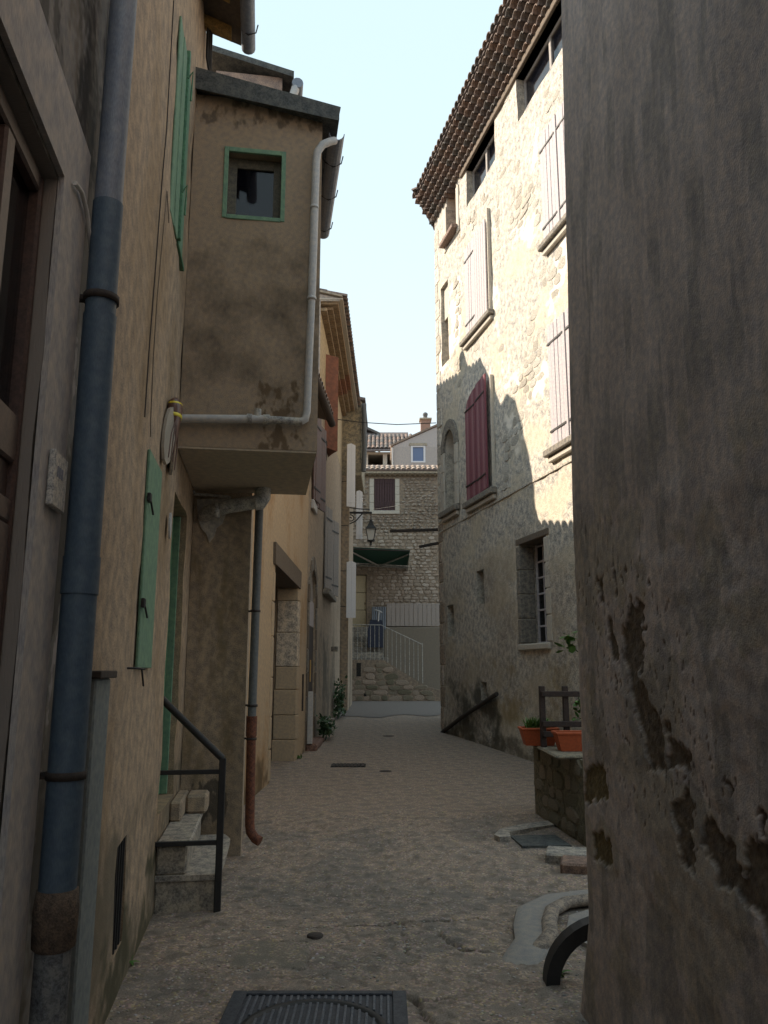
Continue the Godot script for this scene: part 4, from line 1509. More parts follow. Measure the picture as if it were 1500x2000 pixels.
func tall_house() -> void:
	var F := frame(1.22, 17.45, 2.1692, 13.45)
	var h := thing("tall_house", "tall pale limestone house half in sun with tiled eaves", "house", F)
	var open := [[0.95, 1.66, 11.1, 12.38], [2.3, 3.95, 11.15, 12.02], [5.05, 7.2, 11.15, 12.02], [0.42, 0.95, 8.3, 10.2], [0.58, 1.28, 4.92, 6.66], [4.46, 5.5, 1.98, 3.63], [2.35, 2.8, 2.78, 3.42], [0.55, 0.98, 2.25, 2.9], [2.47, 2.78, 1.02, 1.35]]
	var t := st()
	wall(t, 0.0, 9.5, 0.0, 12.05 + 0.4, open, 0.38, 5.0, 0.014, 0.25)
	put(t, "wall", M.lime_wall, h)
	# backs of the recesses
	for o in [[0.9, 1.7, 11.0, 12.5, M.redbrown, -0.30], [0.42, 0.95, 9.42, 10.2, M.dressed, -0.07], [0.42, 0.95, 8.3, 9.42, M.dressed, -0.36], [0.55, 1.3, 4.9, 6.7, M.dressed, -0.28]]:
		t = st()
		box(t, Vector3(o[0], o[2], o[5] - 0.03), Vector3(o[1], o[3], o[5]))
		put(t, "recess_back", o[4], h)
	# rubble, denser above the string course
	var holes := [[0.8, 1.85, 10.9, 12.6], [2.1, 4.1, 11.0, 12.6], [4.9, 7.3, 11.0, 12.6], [0.3, 1.1, 8.1, 10.4], [0.35, 1.65, 4.6, 7.1], [1.95, 3.7, 4.6, 7.2], [1.95, 3.75, 8.05, 10.4], [5.9, 7.4, 4.6, 7.1], [5.85, 7.4, 8.0, 10.3], [3.95, 4.45, 8.1, 9.2], [4.3, 4.9, 6.6, 9.0]]
	var list := courses(71, 0.02, 6.7, 4.66, 11.95, 0.30, 0.17, holes, 0.8)
	var pn := noise(72, 0.5, 2)
	list = list.filter(func(s): return pn.get_noise_2d(s[0], s[1]) > -0.3)
	list.sort_custom(func(a, b): return a[2] * a[3] * (1.0 + 0.1 * a[0]) > b[2] * b[3] * (1.0 + 0.1 * b[0]))
	lay_stones(list, 0.0065, h, M.lime_stone, 300, -0.003)
	# corner stones
	for k in 26:
		t = st()
		var w := 0.34 if k % 2 else 0.22
		box(t, Vector3(-0.012, 0.35 + 0.44 * k, -0.25), Vector3(w, 0.35 + 0.44 * k + 0.432, 0.014), 0.02)
		put(t, "corner_stone", M.lime_stone[k % 3] if k > 9 else M.e_stone[k % 4], h)
	# string course
	t = st()
	box(t, Vector3(0.0, 4.53, 0.0), Vector3(9.0, 4.57, 0.022), 0.006)
	put(t, "string_course", M.lime_stone[1], h)
	# arched openings
	for a in [[1.305, 0.355, 11.92, 0.46], [0.93, 0.35, 6.25, 0.41]]:
		t = st()
		for sg in [-1.0, 1.0]:
			var pl := [Vector2(a[0] + sg * a[1], a[2] + a[3]), Vector2(a[0] + sg * a[1], a[2])]
			for k in range(1, 9):
				var g := PI * 0.5 * k / 8.0
				pl.append(Vector2(a[0] + sg * a[1] * cos(g), a[2] + a[3] * sin(g)))
			extrude(t, pl, -0.3, 0.0)
		put(t, "arch_fill", M.dressed, h)
	# low arched window moulding
	for k in 9:
		var a0 := PI * k / 9.0
		var a1 := PI * (k + 1) / 9.0
		t = st()
		var q := []
		for e in [[a0, 0.36], [a0, 0.56], [a1, 0.56], [a1, 0.36]]:
			q.append(Vector2(0.93 + cos(e[0]) * e[1], 6.25 + sin(e[0]) * e[1] * 1.16))
		extrude(t, q, 0.0, 0.05)
		put(t, "arch_stone", M.sillstone, h)
	for x in [0.37, 1.29]:
		for k in 3:
			t = st()
			box(t, Vector3(x, 4.93 + 0.44 * k, 0.0), Vector3(x + 0.2, 4.93 + 0.44 * k + 0.436, 0.05), 0.012)
			put(t, "jamb_stone", M.dressed, h)
	t = st()
	tube(t, [Vector3(1.18, 4.95, -0.02), Vector3(1.18, 6.5, -0.02)], 0.012, 6)
	put(t, "white_stay", M.white, h)
	# upper arch surround
	for x in [0.78, 1.665]:
		t = st()
		box(t, Vector3(x, 10.9, 0.0), Vector3(x + 0.17, 12.0, 0.03), 0.01)
		put(t, "jamb_stone", M.dressed, h)
	# sills
	for a in [[2.0, 3.68, 8.12, 8.22], [1.98, 3.58, 4.70, 4.82], [0.36, 1.5, 4.80, 4.92], [5.9, 7.4, 8.14, 8.24], [5.8, 7.3, 4.76, 4.87]]:
		t = st()
		box(t, Vector3(a[0], a[2], 0.0), Vector3(a[1], a[3], 0.13), 0.015)
		put(t, "window_sill", M.sillstone, h)
		t = st()
		box(t, Vector3(a[0] + 0.05, a[2] - 0.09, 0.0), Vector3(a[1] - 0.05, a[2] - 0.003, 0.07), 0.012)
		put(t, "sill_moulding", M.dressed, h)
	t = st()
	box(t, Vector3(0.82, 11.0, 0.0), Vector3(1.75, 11.1, 0.16), 0.012)
	put(t, "brick_sill", M.tile[2], h)
	t = st()
	box(t, Vector3(4.4, 1.88, -0.1), Vector3(5.56, 1.98, 0.05), 0.015)
	put(t, "window_sill", M.dressed, h)
	# shutters: closed pale pair, wine red pair, pale ones to the right
	leaf("pale_shutter", 0.62, 1.95, 5, M.palewood, h, Transform3D(Basis(), Vector3(2.2, 8.25, 0.02)), M.iron)
	leaf("pale_shutter", 0.62, 1.95, 5, M.palewood, h, Transform3D(Basis(UPV, PI), Vector3(3.45, 8.25, 0.06)), M.iron)
	var rs := leaf("red_shutter", 0.62, 2.15, 6, M.winepaint, h, Transform3D(Basis(), Vector3(2.07, 4.86, 0.03)), M.iron, 0.42)
	var rs2 := leaf("red_shutter", 0.66, 2.2, 6, M.winepaint, h, Transform3D(Basis(UPV, deg_to_rad(-4)), Vector3(2.72, 4.84, 0.04)), M.iron)
	for a in [[5.97, 8.26, 1.9], [5.95, 4.88, 1.95]]:
		leaf("pale_shutter", 0.6, a[2], 5, M.palewood, h, Transform3D(Basis(), Vector3(a[0], a[1], 0.02)), M.iron)
		leaf("pale_shutter", 0.6, a[2], 5, M.palewood, h, Transform3D(Basis(), Vector3(a[0] + 0.62, a[1], 0.02)), M.iron)
	for a in [[3.56, 8.25, 10.35], [3.5, 4.83, 6.97]]:
		t = st()
		box(t, Vector3(a[0], a[1], 0.0), Vector3(a[0] + 0.035, a[2], 0.065), 0.004)
		put(t, "jamb_strip", M.dressed, h)
	# loggia windows under the eave
	for o in [[2.3, 3.95], [5.05, 7.2]]:
		var w := Node3D.new()
		w.name = "attic_window"
		h.add_child(w, true)
		t = st()
		var mid: float = (o[0] + o[1]) * 0.5
		for a in [[o[0], o[0] + 0.06], [mid - 0.04, mid + 0.04], [o[1] - 0.06, o[1]]]:
			box(t, Vector3(a[0], 11.16, -0.20), Vector3(a[1], 12.01, -0.14), 0.006)
		box(t, Vector3(o[0] + 0.06, 11.95, -0.198), Vector3(o[1] - 0.06, 12.01, -0.142), 0.004)
		put(t, "window_frame", M.greywood, w)
		for a in [[o[0] + 0.06, mid - 0.04], [mid + 0.04, o[1] - 0.06]]:
			t = st()
			box(t, Vector3(a[0], 11.17, -0.175), Vector3(a[1], 11.95, -0.168))
			put(t, "pane", M.glass, w)
			t = st()
			box(t, Vector3(a[0] + 0.02, 11.17, -0.26), Vector3(a[1] - 0.02, 11.94, -0.25))
			put(t, "pane_backing", M.palewood, w)  # pale sheet added behind the pane to imitate sky reflected in the glass
	t = st()
	box(t, Vector3(2.0, 12.02, -0.2), Vector3(9.4, 12.14, 0.05), 0.01)
	put(t, "lintel_beam", M.oldwood, h)
	# ground floor window with small panes
	var gw := Node3D.new()
	gw.name = "barred_window"
	h.add_child(gw)
	t = st()
	for a in [[4.48, 4.53], [4.97, 5.03], [5.45, 5.49]]:
		box(t, Vector3(a[0], 1.99, -0.33), Vector3(a[1], 3.62, -0.28), 0.005)
	for k in 7:
		var yy := 1.99 + 1.58 * k / 6.0
		box(t, Vector3(4.53, yy, -0.32), Vector3(5.45, yy + 0.03, -0.285), 0.004)
	for x in [4.745, 5.235]:
		box(t, Vector3(x, 2.0, -0.318), Vector3(x + 0.025, 3.6, -0.287), 0.004)
	put(t, "window_frame", M.palewood, gw)
	for i in 4:
		for k in 6:
			t = st()
			box(t, Vector3(4.535 + 0.235 * i, 2.02 + 0.2633 * k, -0.306), Vector3(4.535 + 0.235 * i + 0.2, 2.02 + 0.2633 * k + 0.233, -0.300))
			put(t, "pane", M.glass, gw)
	for k in 4:
		t = st()
		box(t, Vector3(5.44, 2.0 + 0.4 * k, -0.26), Vector3(5.62, 2.0 + 0.4 * k + 0.39, 0.012), 0.012)
		put(t, "jamb_stone", M.dressed, h)
		t = st()
		box(t, Vector3(4.34, 2.0 + 0.4 * k, -0.26), Vector3(4.475, 2.0 + 0.4 * k + 0.39, 0.012), 0.012)
		put(t, "jamb_stone", M.sillstone, h)
	t = st()
	box(t, Vector3(4.34, 3.615, -0.3), Vector3(5.62, 3.72, 0.008), 0.008)
	put(t, "timber_lintel", M.oldwood, h)
	# tiled eaves, five courses, front and far side
	var W := F.affine_inverse() * frame(2.255, 20.27, 1.22, 17.45)
	var tm := tile_mesh(0.088, 0.094, 0.26, 0.016, 8)
	for c in 5:
		var y := 12.13 + 0.155 * c
		var out := 0.075 * c
		t = st()
		box(t, Vector3(-0.02 - out * 0.5, y + 0.10, -0.3), Vector3(9.4, y + 0.152, out + 0.04), 0.004)
		put(t, "eave_mortar", M.mortar, h)
		for k in 36:
			R.seed = k * 9 + c
			inst(tm, "eave_tile", M.tile[R.randi() % 5], h, Transform3D(Basis(UPV, R.randf_range(-0.03, 0.03)), Vector3(0.0 - out * 0.6 + 0.195 * k + (0.0975 if c % 2 else 0.0), y + 0.01 + R.randf_range(-0.006, 0.006), out - 0.16 + R.randf_range(0.0, 0.015))))
		for k in 14:
			R.seed = k * 13 + c
			inst(tm, "eave_tile", M.tile[R.randi() % 5], h, W * Transform3D(Basis(), Vector3(3.0 + out * 0.6 - 0.195 * k - (0.0975 if c % 2 else 0.0), y + 0.01, out - 0.16)))
		t = st()
		box(t, Vector3(-1.0, y + 0.10, -0.3), Vector3(3.0 + out * 0.5, y + 0.151, out + 0.04), 0.004)
		put(t, "eave_mortar", M.mortar, h, W)
	t = st()
	box(t, Vector3(-1.0, 0.0, -2.0), Vector3(2.97, 12.4, -0.004), 0.0)
	put(t, "side_wall", M.lime_stone[1], h, W)
	for k in 15:
		inst(tile_mesh(0.085, 0.10, 0.5) if k == 0 else (h.get_child(h.get_child_count() - 1) as MeshInstance3D).mesh, "roof_tile", M.tile[(k * 3) % 5], h, W * Transform3D(Basis(Vector3(1, 0, 0), 0.25), Vector3(3.25 - 0.205 * k, 13.03, -0.02)))
	var rt := tile_mesh(0.085, 0.10, 0.5)
	for k in 36:
		inst(rt, "roof_tile", M.tile[(k * 3) % 5], h, Transform3D(Basis(Vector3(1, 0, 0), 0.25), Vector3(-0.2 + 0.205 * k, 13.03, -0.02)))
	t = st()
	extrude(t, [Vector2(-5.0, 14.2), Vector2(0.42, 12.90), Vector2(0.42, 12.96), Vector2(-5.0, 14.3)], -9.4, 0.25, Transform3D(Basis(Vector3(0, 0, 1), UPV, Vector3(-1, 0, 0)), Vector3()))
	put(t, "roof", M.tile[1], h)
	# things on this wall
	t = st()
	tube(t, [Vector3(0.2, 0.27, 0.05), Vector3(1.5, 0.66, 0.05), Vector3(3.4, 1.16, 0.05)], 0.04, 8)
	tag(put(t, "iron_bar", M.rustiron, self, F), "dark bar rising along the foot of the tall pale house", "bar")
	for a in [[4.66, 1.12, 4.63, "long"], [4.36, 0.46, 4.27, "short"]]:
		t = st()
		box(t, Vector3(0.0, -0.03, -0.03), Vector3(a[1], 0.03, 0.03), 0.006, Transform3D(Basis(Vector3(0, 0, 1), atan2(a[0] - a[2], a[1])), Vector3(1.25 - a[1], a[2], -17.62)))
		tag(put(t, "sign_bracket", M.rustiron, self), "%s dark iron arm reaching left from the tall pale house corner" % ("upper longer" if a[3] == "long" else "lower shorter"), "bracket")

# ---------- far end ----------
func stone_house() -> void:
	var F := frame(-4.0, 30.0, 4.0, 30.0)
	var h := thing("stone_house", "rubble stone house closing the far end of the street", "house", F)
	var t := st()
	wall(t, 0.0, 9.0, 0.4, 9.0, [[3.62, 4.42, 7.56, 8.82], [2.75, 3.34, 3.08, 5.08]], 0.25, 5.0, 0.01, 0.5)
	put(t, "wall", M.e_mortar, h)
	var list := courses(88, 2.6, 6.1, 3.9, 8.75, 0.21, 0.118, [[3.42, 4.62, 7.4, 9.0], [2.6, 3.42, 3.0, 5.2]], 0.94)
	lay_stones(list, 0.03, h, M.e_stone, 300, -0.004)
	for x in [3.44, 4.43]:
		for k in 4:
			t = st()
			box(t, Vector3(x, 7.56 + 0.316 * k, 0.0), Vector3(x + 0.17, 7.56 + 0.316 * k + 0.31, 0.03), 0.01)
			put(t, "jamb_stone", M.dressed, h)
	t = st()
	box(t, Vector3(3.44, 7.42, 0.0), Vector3(4.6, 7.555, 0.05), 0.01)
	put(t, "window_sill", M.dressed, h)
	leaf("brown_shutter", 0.395, 1.26, 4, M.darkshutter, h, Transform3D(Basis(), Vector3(3.625, 7.56, -0.03)), M.darkshutter)
	leaf("brown_shutter", 0.395, 1.26, 4, M.darkshutter, h, Transform3D(Basis(), Vector3(4.022, 7.56, -0.03)), M.darkshutter)
	# cream door
	var d := Node3D.new()
	d.name = "cream_door"
	h.add_child(d)
	for k in 3:
		t = st()
		box(t, Vector3(2.76, 3.09 + 0.66 * k, -0.10), Vector3(3.33, 3.09 + 0.66 * k + 0.645, -0.06), 0.012)
		put(t, "door_panel", M.creampaint, d)
	t = st()
	box(t, Vector3(3.27, 3.95, -0.06), Vector3(3.30, 4.03, -0.02), 0.004)
	put(t, "door_handle", M.iron, d)
	# tiled eave: scalloped course, cornice, cover tiles
	t = st()
	box(t, Vector3(2.9, 9.0, -0.1), Vector3(9.0, 9.10, 0.16), 0.01)
	put(t, "cornice", M.mortar, h)
	var tm := tile_mesh(0.088, 0.094, 0.25, 0.016, 8)
	for k in 18:
		inst(tm, "eave_tile", M.brick[3], h, Transform3D(Basis(), Vector3(2.95 + 0.195 * k, 8.905, -0.1)))
	var rt := tile_mesh(0.08, 0.10, 0.46)
	for c in 2:
		for k in 18:
			inst(rt, "roof_tile", M.paletile[(k + c * 2) % 3], h, Transform3D(Basis(Vector3(1, 0, 0), 0.42), Vector3(2.95 + 0.2 * k, 9.30 + 0.165 * c, -0.24 - 0.37 * c)))
	t = st()
	extrude(t, [Vector2(-3.0, 9.5), Vector2(-0.7, 9.5), Vector2(0.2, 9.105), Vector2(0.2, 9.15), Vector2(-0.7, 9.55), Vector2(-3.0, 9.55)], -9.0, -2.9, Transform3D(Basis(Vector3(0, 0, 1), UPV, Vector3(-1, 0, 0)), Vector3()))
	put(t, "roof", M.tile[0], h)
	# awning over the terrace door
	var a := thing("awning", "dark green fabric awning on the stone house over the terrace", "awning", Transform3D(Basis(), Vector3(0, 0, -30)))
	t = st()
	extrude(t, [Vector2(-1.25, -2.1), Vector2(0.92, -2.1), Vector2(0.88, -0.05), Vector2(-1.3, -0.05)], 0.0, 0.012, Transform3D(Basis(Vector3(1, -0.05, 0), Vector3(0, -0.14, -1), Vector3(0, 1, 0)), Vector3(0, 5.46, 0)))
	put(t, "canopy", M.awning, a)
	t = st()
	extrude(t, [Vector2(0.05, 5.40), Vector2(2.1, 5.68), Vector2(2.1, 5.58), Vector2(1.6, 5.50), Vector2(1.1, 5.43), Vector2(0.6, 5.33), Vector2(0.05, 5.22)], 0.0, 0.01, Transform3D(Basis(Vector3(0, 0, 1), UPV, Vector3(-1, 0, 0)), Vector3(0.9, 0, 0)))
	put(t, "side_flap", M.awning, a)
	t = st()
	tube(t, [Vector3(-1.28, 5.76, 2.1), Vector3(0.92, 5.68, 2.1)], 0.02, 8)
	put(t, "front_bar", M.rustiron, a)
	t = st()
	tube(t, [Vector3(-1.28, 5.44, 0.06), Vector3(0.88, 5.34, 0.06)], 0.04, 8)
	put(t, "wall_bar", M.pvcgrey, a)
	for p in [[Vector3(-1.25, 5.70, 2.05), Vector3(-0.2, 5.40, 0.1)], [Vector3(0.85, 5.60, 1.7), Vector3(-0.15, 5.40, 0.1)]]:
		t = st()
		tube(t, p, 0.032, 8)
		put(t, "folding_arm", M.pvcgrey, a)

func far_roofs() -> void:
	var h := thing("dormer_house", "pale rendered gable with a small blue window above the stone house roof", "house", Transform3D(Basis(), Vector3(0, 0, -33)))
	var t := st()
	wall(t, 0.4, 5.0, 8.5, 10.95, [[1.22, 1.72, 10.3, 10.95]], 0.15, 4.0, 0.006, 0.4)
	put(t, "wall", mat(lin(0.56, 0.50, 0.46), 0.95, M.fine, 0.8, 0.1), h)
	t = st()
	extrude(t, [Vector2(0.4, 10.95), Vector2(5.0, 10.95), Vector2(5.0, 13.1), Vector2(0.4, 10.99)], -4.0, 0.0)
	put(t, "gable", mat(lin(0.62, 0.56, 0.53), 0.95, M.fine, 0.8, 0.1), h)
	t = st()
	extrude(t, [Vector2(0.3, 10.97), Vector2(5.0, 13.13), Vector2(5.0, 13.22), Vector2(0.28, 11.04)], -4.1, 0.06)
	put(t, "roof_edge", M.paletile[1], h)
	t = st()
	for a in [[1.16, 1.24, 10.25, 11.0], [1.70, 1.78, 10.25, 11.0], [1.24, 1.70, 10.94, 11.0], [1.24, 1.70, 10.25, 10.32]]:
		box(t, Vector3(a[0], a[2], -0.05), Vector3(a[1], a[3], 0.02), 0.006)
	put(t, "window_frame", M.white, h)
	t = st()
	box(t, Vector3(1.24, 10.32, -0.04), Vector3(1.70, 10.94, -0.03))
	var pg := mat(Color(0.35, 0.42, 0.55), 0.1)
	put(t, "pane", pg, h)
	t = st()
	box(t, Vector3(1.08, 11.0, 0.0), Vector3(1.85, 11.12, 0.04), 0.006)
	put(t, "window_lintel", M.mortar, h)
	t = st()
	tube(t, [Vector3(0.36, 10.9, 0.05), Vector3(0.38, 9.6, 0.05)], 0.035, 8)
	put(t, "downpipe", M.pvc, h)
	var c := thing("chimney_stack", "small brick chimney with a dark pot on the far roofs", "chimney", Transform3D(Basis(), Vector3(1.9, 0, -35)))
	t = st()
	box(t, Vector3(-0.22, 11.8, -0.22), Vector3(0.22, 12.75, 0.22), 0.01)
	put(t, "stack", mat(lin(0.42, 0.27, 0.21), 0.95, M.rough, 0.4, 0.2), c)
	t = st()
	box(t, Vector3(-0.28, 12.75, -0.28), Vector3(0.28, 12.83, 0.28), 0.01)
	put(t, "cap", M.mortar, c)
	t = st()
	lathe(t, [Vector2(0.11, 12.83), Vector2(0.09, 13.0), Vector2(0.12, 13.02), Vector2(0.11, 13.12), Vector2(0.0, 13.18)], 10)
	put(t, "pot", M.castiron, c)
	h = thing("tiled_house", "low house with brown tiled roof and dark openings behind the stone house", "house", Transform3D(Basis(), Vector3(0, 0, -36)))
	t = st()
	wall(t, -4.0, 1.2, 9.0, 11.55, [[-0.75, -0.05, 10.75, 11.45], [0.15, 0.9, 10.75, 11.45]], 0.2, 3.0, 0.006, 0.5)
	put(t, "wall", M.dressed, h)
	var rt := tile_mesh(0.08, 0.10, 0.46)
	for r in 5:
		for k in 16:
			inst(rt, "roof_tile", M.tile[(k * 2 + r) % 5], h, Transform3D(Basis(Vector3(1, 0, 0), 0.62), Vector3(-1.7 + 0.2 * k, 11.93 + 0.228 * r, -0.2 - 0.33 * r)))
	t = st()
	extrude(t, [Vector2(-2.0, 13.05), Vector2(0.3, 11.5), Vector2(0.3, 11.57), Vector2(-2.0, 13.12)], -1.2, 4.0, Transform3D(Basis(Vector3(0, 0, 1), UPV, Vector3(-1, 0, 0)), Vector3()))
	put(t, "roof", M.tile[1], h)
	h = thing("back_roof", "small dark roof peak with a green spot at the far left skyline", "roof", Transform3D(Basis(), Vector3(0, 0, -38)))
	t = st()
	extrude(t, [Vector2(-2.5, 10.0), Vector2(-0.45, 10.0), Vector2(-0.45, 12.95), Vector2(-1.6, 13.45), Vector2(-2.5, 13.1)], -3.0, 0.0)
	put(t, "wall", M.sillstone, h)
	t = st()
	extrude(t, [Vector2(-2.6, 13.15), Vector2(-1.5, 13.5), Vector2(-0.2, 12.9), Vector2(-0.2, 13.02), Vector2(-1.5, 13.64), Vector2(-2.6, 13.27)], -3.0, 0.3)
	put(t, "roof", M.tile[3], h)
	t = st()
	box(t, Vector3(-0.98, 12.72, 0.0), Vector3(-0.78, 12.88, 0.03), 0.01)
	put(t, "green_panel", mat(lin(0.03, 0.7, 0.42), 0.5), h)

func added_side_house() -> void:  # unseen house added to keep the sun off the far road
	var h := thing("added_side_house", "unseen house added behind the left row to shade the far road", "house", Transform3D(Basis(), Vector3(-3.2, 0, -26)))
	var t := st()
	box(t, Vector3(-4.0, 0.4, -12.0), Vector3(0.0, 7.6, 0.0), 0.02)
	put(t, "wall", M.stained, h)
	t = st()
	extrude(t, [Vector2(-4.2, 7.6), Vector2(0.3, 7.6), Vector2(-2.0, 8.5)], -12.2, 0.2)
	put(t, "roof", M.tile[1], h)

func staircase() -> void:
	var s := thing("outdoor_stairs", "old stone terrace and stairs with a rubble retaining wall at the far end", "stairs", Transform3D(Basis(), Vector3(0, 0, -27)))
	var g := gh(27.0)
	# retaining wall core with slope on the right
	var t := st()
	extrude(t, [Vector2(-1.6, g - 0.1), Vector2(2.4, g - 0.1), Vector2(2.4, 0.75), Vector2(1.35, 1.02), Vector2(0.0, 1.86), Vector2(-1.6, 1.88)], -0.5, 0.0)
	put(t, "wall_core", M.e_mortar, s)
	var list := courses(93, -1.55, 2.3, g + 0.01, 1.86, 0.36, 0.2, [[-0.93, -0.76, 1.32, 1.78]], 1.0)
	list = list.filter(func(q): return q[1] + q[3] * 0.4 < (1.84 if q[0] < 0.0 else 1.84 - 0.62 * q[0]) and (q[0] < 1.35 or q[1] < 0.95))
	list = list.map(func(q): return [q[0], q[1], q[2] * 1.05, q[3] * 1.08])
	lay_stones(list, 0.03, s, [M.e_stone[1], M.mossy[0], M.e_stone[3], M.mossy[2], M.mossy[1]], 300, -0.006)
	t = st()
	box(t, Vector3(-0.92, 1.33, -0.02), Vector3(-0.77, 1.77, 0.004))
	put(t, "drain_slot_shade", M.dark, s)  # near-black box painting in the shade of a slot; the wall is solid
	t = st()
	box(t, Vector3(-0.67, g + 0.16, -0.02), Vector3(-0.58, g + 0.25, 0.02))
	put(t, "drain_hole_shade", M.dark, s)  # small near-black block in place of the shade inside a hole
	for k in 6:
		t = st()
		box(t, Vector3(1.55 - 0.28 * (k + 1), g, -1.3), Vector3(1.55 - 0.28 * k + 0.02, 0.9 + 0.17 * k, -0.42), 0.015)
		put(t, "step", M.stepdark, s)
	t = st()
	box(t, Vector3(-1.6, g, -2.9), Vector3(0.15, 1.95, -0.42), 0.02)
	put(t, "landing", M.sillstone, s)
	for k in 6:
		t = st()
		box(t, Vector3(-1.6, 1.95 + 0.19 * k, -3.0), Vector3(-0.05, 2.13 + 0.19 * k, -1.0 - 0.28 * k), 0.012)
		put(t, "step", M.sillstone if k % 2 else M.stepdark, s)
	t = st()
	box(t, Vector3(0.0, g, -2.9), Vector3(4.0, 3.08, -2.45), 0.02)
	put(t, "terrace_wall", mat(lin(0.28, 0.24, 0.19), 0.95, M.fine, 0.7, 0.2), s)
	# railing
	var r := thing("stair_railing", "thin pale metal railing of the far stone stairs", "railing", Transform3D(Basis(), Vector3(0, 0, -27.05)))
	var top := func(x: float) -> float: return 3.02 if x < -0.1 else 3.02 - (x + 0.1) * 0.47
	t = st()
	tube(t, [Vector3(-1.12, 3.04, 0), Vector3(-0.1, 3.03, 0), Vector3(1.29, 2.38, 0)], 0.014, 6)
	put(t, "top_rail", M.pvcgrey, r)
	for k in 17:
		var x := -1.04 + 0.1455 * k
		t = st()
		var lo := 1.9 if x < 0.0 else 1.9 - 0.57 * x
		tube(t, [Vector3(x, lo - 0.06, 0), Vector3(x, top.call(x) - (0.0 if k < 16 else -0.06), 0)], 0.010 if k < 16 else 0.016, 6)
		put(t, "baluster", M.pvcgrey, r)
	# fence of pale upright sheets
	var f := thing("sheet_fence", "pale upright ribbed fence on the terrace wall", "fence", Transform3D(Basis(), Vector3(0, 0, -29.5)))
	for k in 12:
		t = st()
		box(t, Vector3(0.10 + 0.165 * k, 3.12, 0), Vector3(0.10 + 0.165 * k + 0.152, 3.95, 0.025), 0.006)
		put(t, "slat", mat(lin(0.46, 0.40, 0.36), 0.7, M.fine, 0.6, 0.0) if k == 0 else f.get_child(0).material_override, f)
	t = st()
	box(t, Vector3(0.08, 3.2, -0.04), Vector3(2.1, 3.26, -0.002))
	box(t, Vector3(0.08, 3.8, -0.04), Vector3(2.1, 3.86, -0.002))
	put(t, "back_rail", M.pvcgrey, f)
	var p := thing("ribbed_panel", "short blue grey ribbed panel beside the pale terrace fence", "panel", Transform3D(Basis(), Vector3(0, 0, -29.4)))
	for k in 8:
		t = st()
		tube(t, [Vector3(-0.42 + 0.065 * k, 3.0, 0), Vector3(-0.42 + 0.065 * k, 3.82, 0)], 0.032, 6)
		put(t, "rib", mat(lin(0.16, 0.19, 0.23), 0.5) if k == 0 else p.get_child(0).material_override, p)
	var b := thing("covered_cart", "dark blue covered object with a pale bar behind the far railing", "cart", Transform3D(Basis(), Vector3(-0.28, 2.31, -28.3)))
	t = st()
	extrude(t, [Vector2(-0.28, 0.0), Vector2(0.26, 0.0), Vector2(0.29, 0.6), Vector2(0.2, 0.95), Vector2(-0.2, 0.95), Vector2(-0.3, 0.55)], -0.3, 0.25)
	put(t, "cover", mat(lin(0.025, 0.035, 0.07), 0.6, M.fine, 0.4, 0.2), b)
	t = st()
	tube(t, [Vector3(-0.05, 1.30, 0.26), Vector3(0.12, 1.26, 0.26), Vector3(0.22, 1.2, 0.26)], 0.02, 6)
	tube(t, [Vector3(0.08, 0.9, 0.26), Vector3(0.1, 1.27, 0.26)], 0.025, 6)
	put(t, "pale_bar", M.pvc, b)

func street_lamp() -> void:
	var L := thing("street_lamp", "black wrought iron lantern hanging from a bracket on the far left house", "street lamp", Transform3D(Basis(), Vector3(-0.385, 5.13, -23.0)))
	var t := st()
	box(t, Vector3(-0.78, 0.945, -0.03), Vector3(0.03, 1.0, 0.03), 0.004)
	put(t, "arm", M.iron, L)
	t = st()
	tube(t, [Vector3(-0.72, 0.60, 0), Vector3(-0.45, 0.72, 0), Vector3(-0.26, 0.94, 0)], 0.02, 6)
	put(t, "brace", M.iron, L)
	t = st()
	var sp := []
	for k in 26:
		var a := k * 0.36
		var r := 0.02 + 0.0042 * k
		sp.append(Vector3(-0.60 + cos(a) * r, 0.80 + sin(a) * r, 0))
	tube(t, sp, 0.016, 6)
	put(t, "scroll", M.iron, L)
	t = st()
	box(t, Vector3(-0.80, 0.5, -0.03), Vector3(-0.74, 1.3, 0.03), 0.004)
	put(t, "wall_plate", M.iron, L)
	t = st()
	tube(t, [Vector3(0, 0.96, 0), Vector3(0, 0.72, 0)], 0.014, 6)
	lathe(t, [Vector2(0.03, 0.76), Vector2(0.045, 0.74), Vector2(0.03, 0.72)], 8)
	put(t, "hanger", M.iron, L)
	t = st()
	lathe(t, [Vector2(0.0, 0.74), Vector2(0.06, 0.72), Vector2(0.075, 0.66), Vector2(0.10, 0.64), Vector2(0.13, 0.58), Vector2(0.21, 0.50), Vector2(0.215, 0.475), Vector2(0.0, 0.475)], 4, Vector3(), false)
	put(t, "roof_cap", M.iron, L, at(Vector3(), PI / 4))
	for k in 4:
		var a := TAU * k / 4.0 + PI / 4
		t = st()
		tube(t, [Vector3(cos(a) * 0.20, 0.48, sin(a) * 0.20), Vector3(cos(a) * 0.11, 0.14, sin(a) * 0.11)], 0.012, 6)
		put(t, "frame_bar", M.iron, L)
		var b := TAU * (k + 1) / 4.0 + PI / 4
		t = st()
		quad(t, Vector3(cos(a) * 0.19, 0.475, sin(a) * 0.19), Vector3(cos(b) * 0.19, 0.475, sin(b) * 0.19), Vector3(cos(b) * 0.105, 0.15, sin(b) * 0.105), Vector3(cos(a) * 0.105, 0.15, sin(a) * 0.105))
		put(t, "glass_pane", M.lampglass, L)
	t = st()
	lathe(t, [Vector2(0.0, 0.15), Vector2(0.12, 0.15), Vector2(0.12, 0.12), Vector2(0.04, 0.10), Vector2(0.02, 0.04), Vector2(0.04, 0.02), Vector2(0.0, -0.02)], 8)
	put(t, "base_finial", M.iron, L)

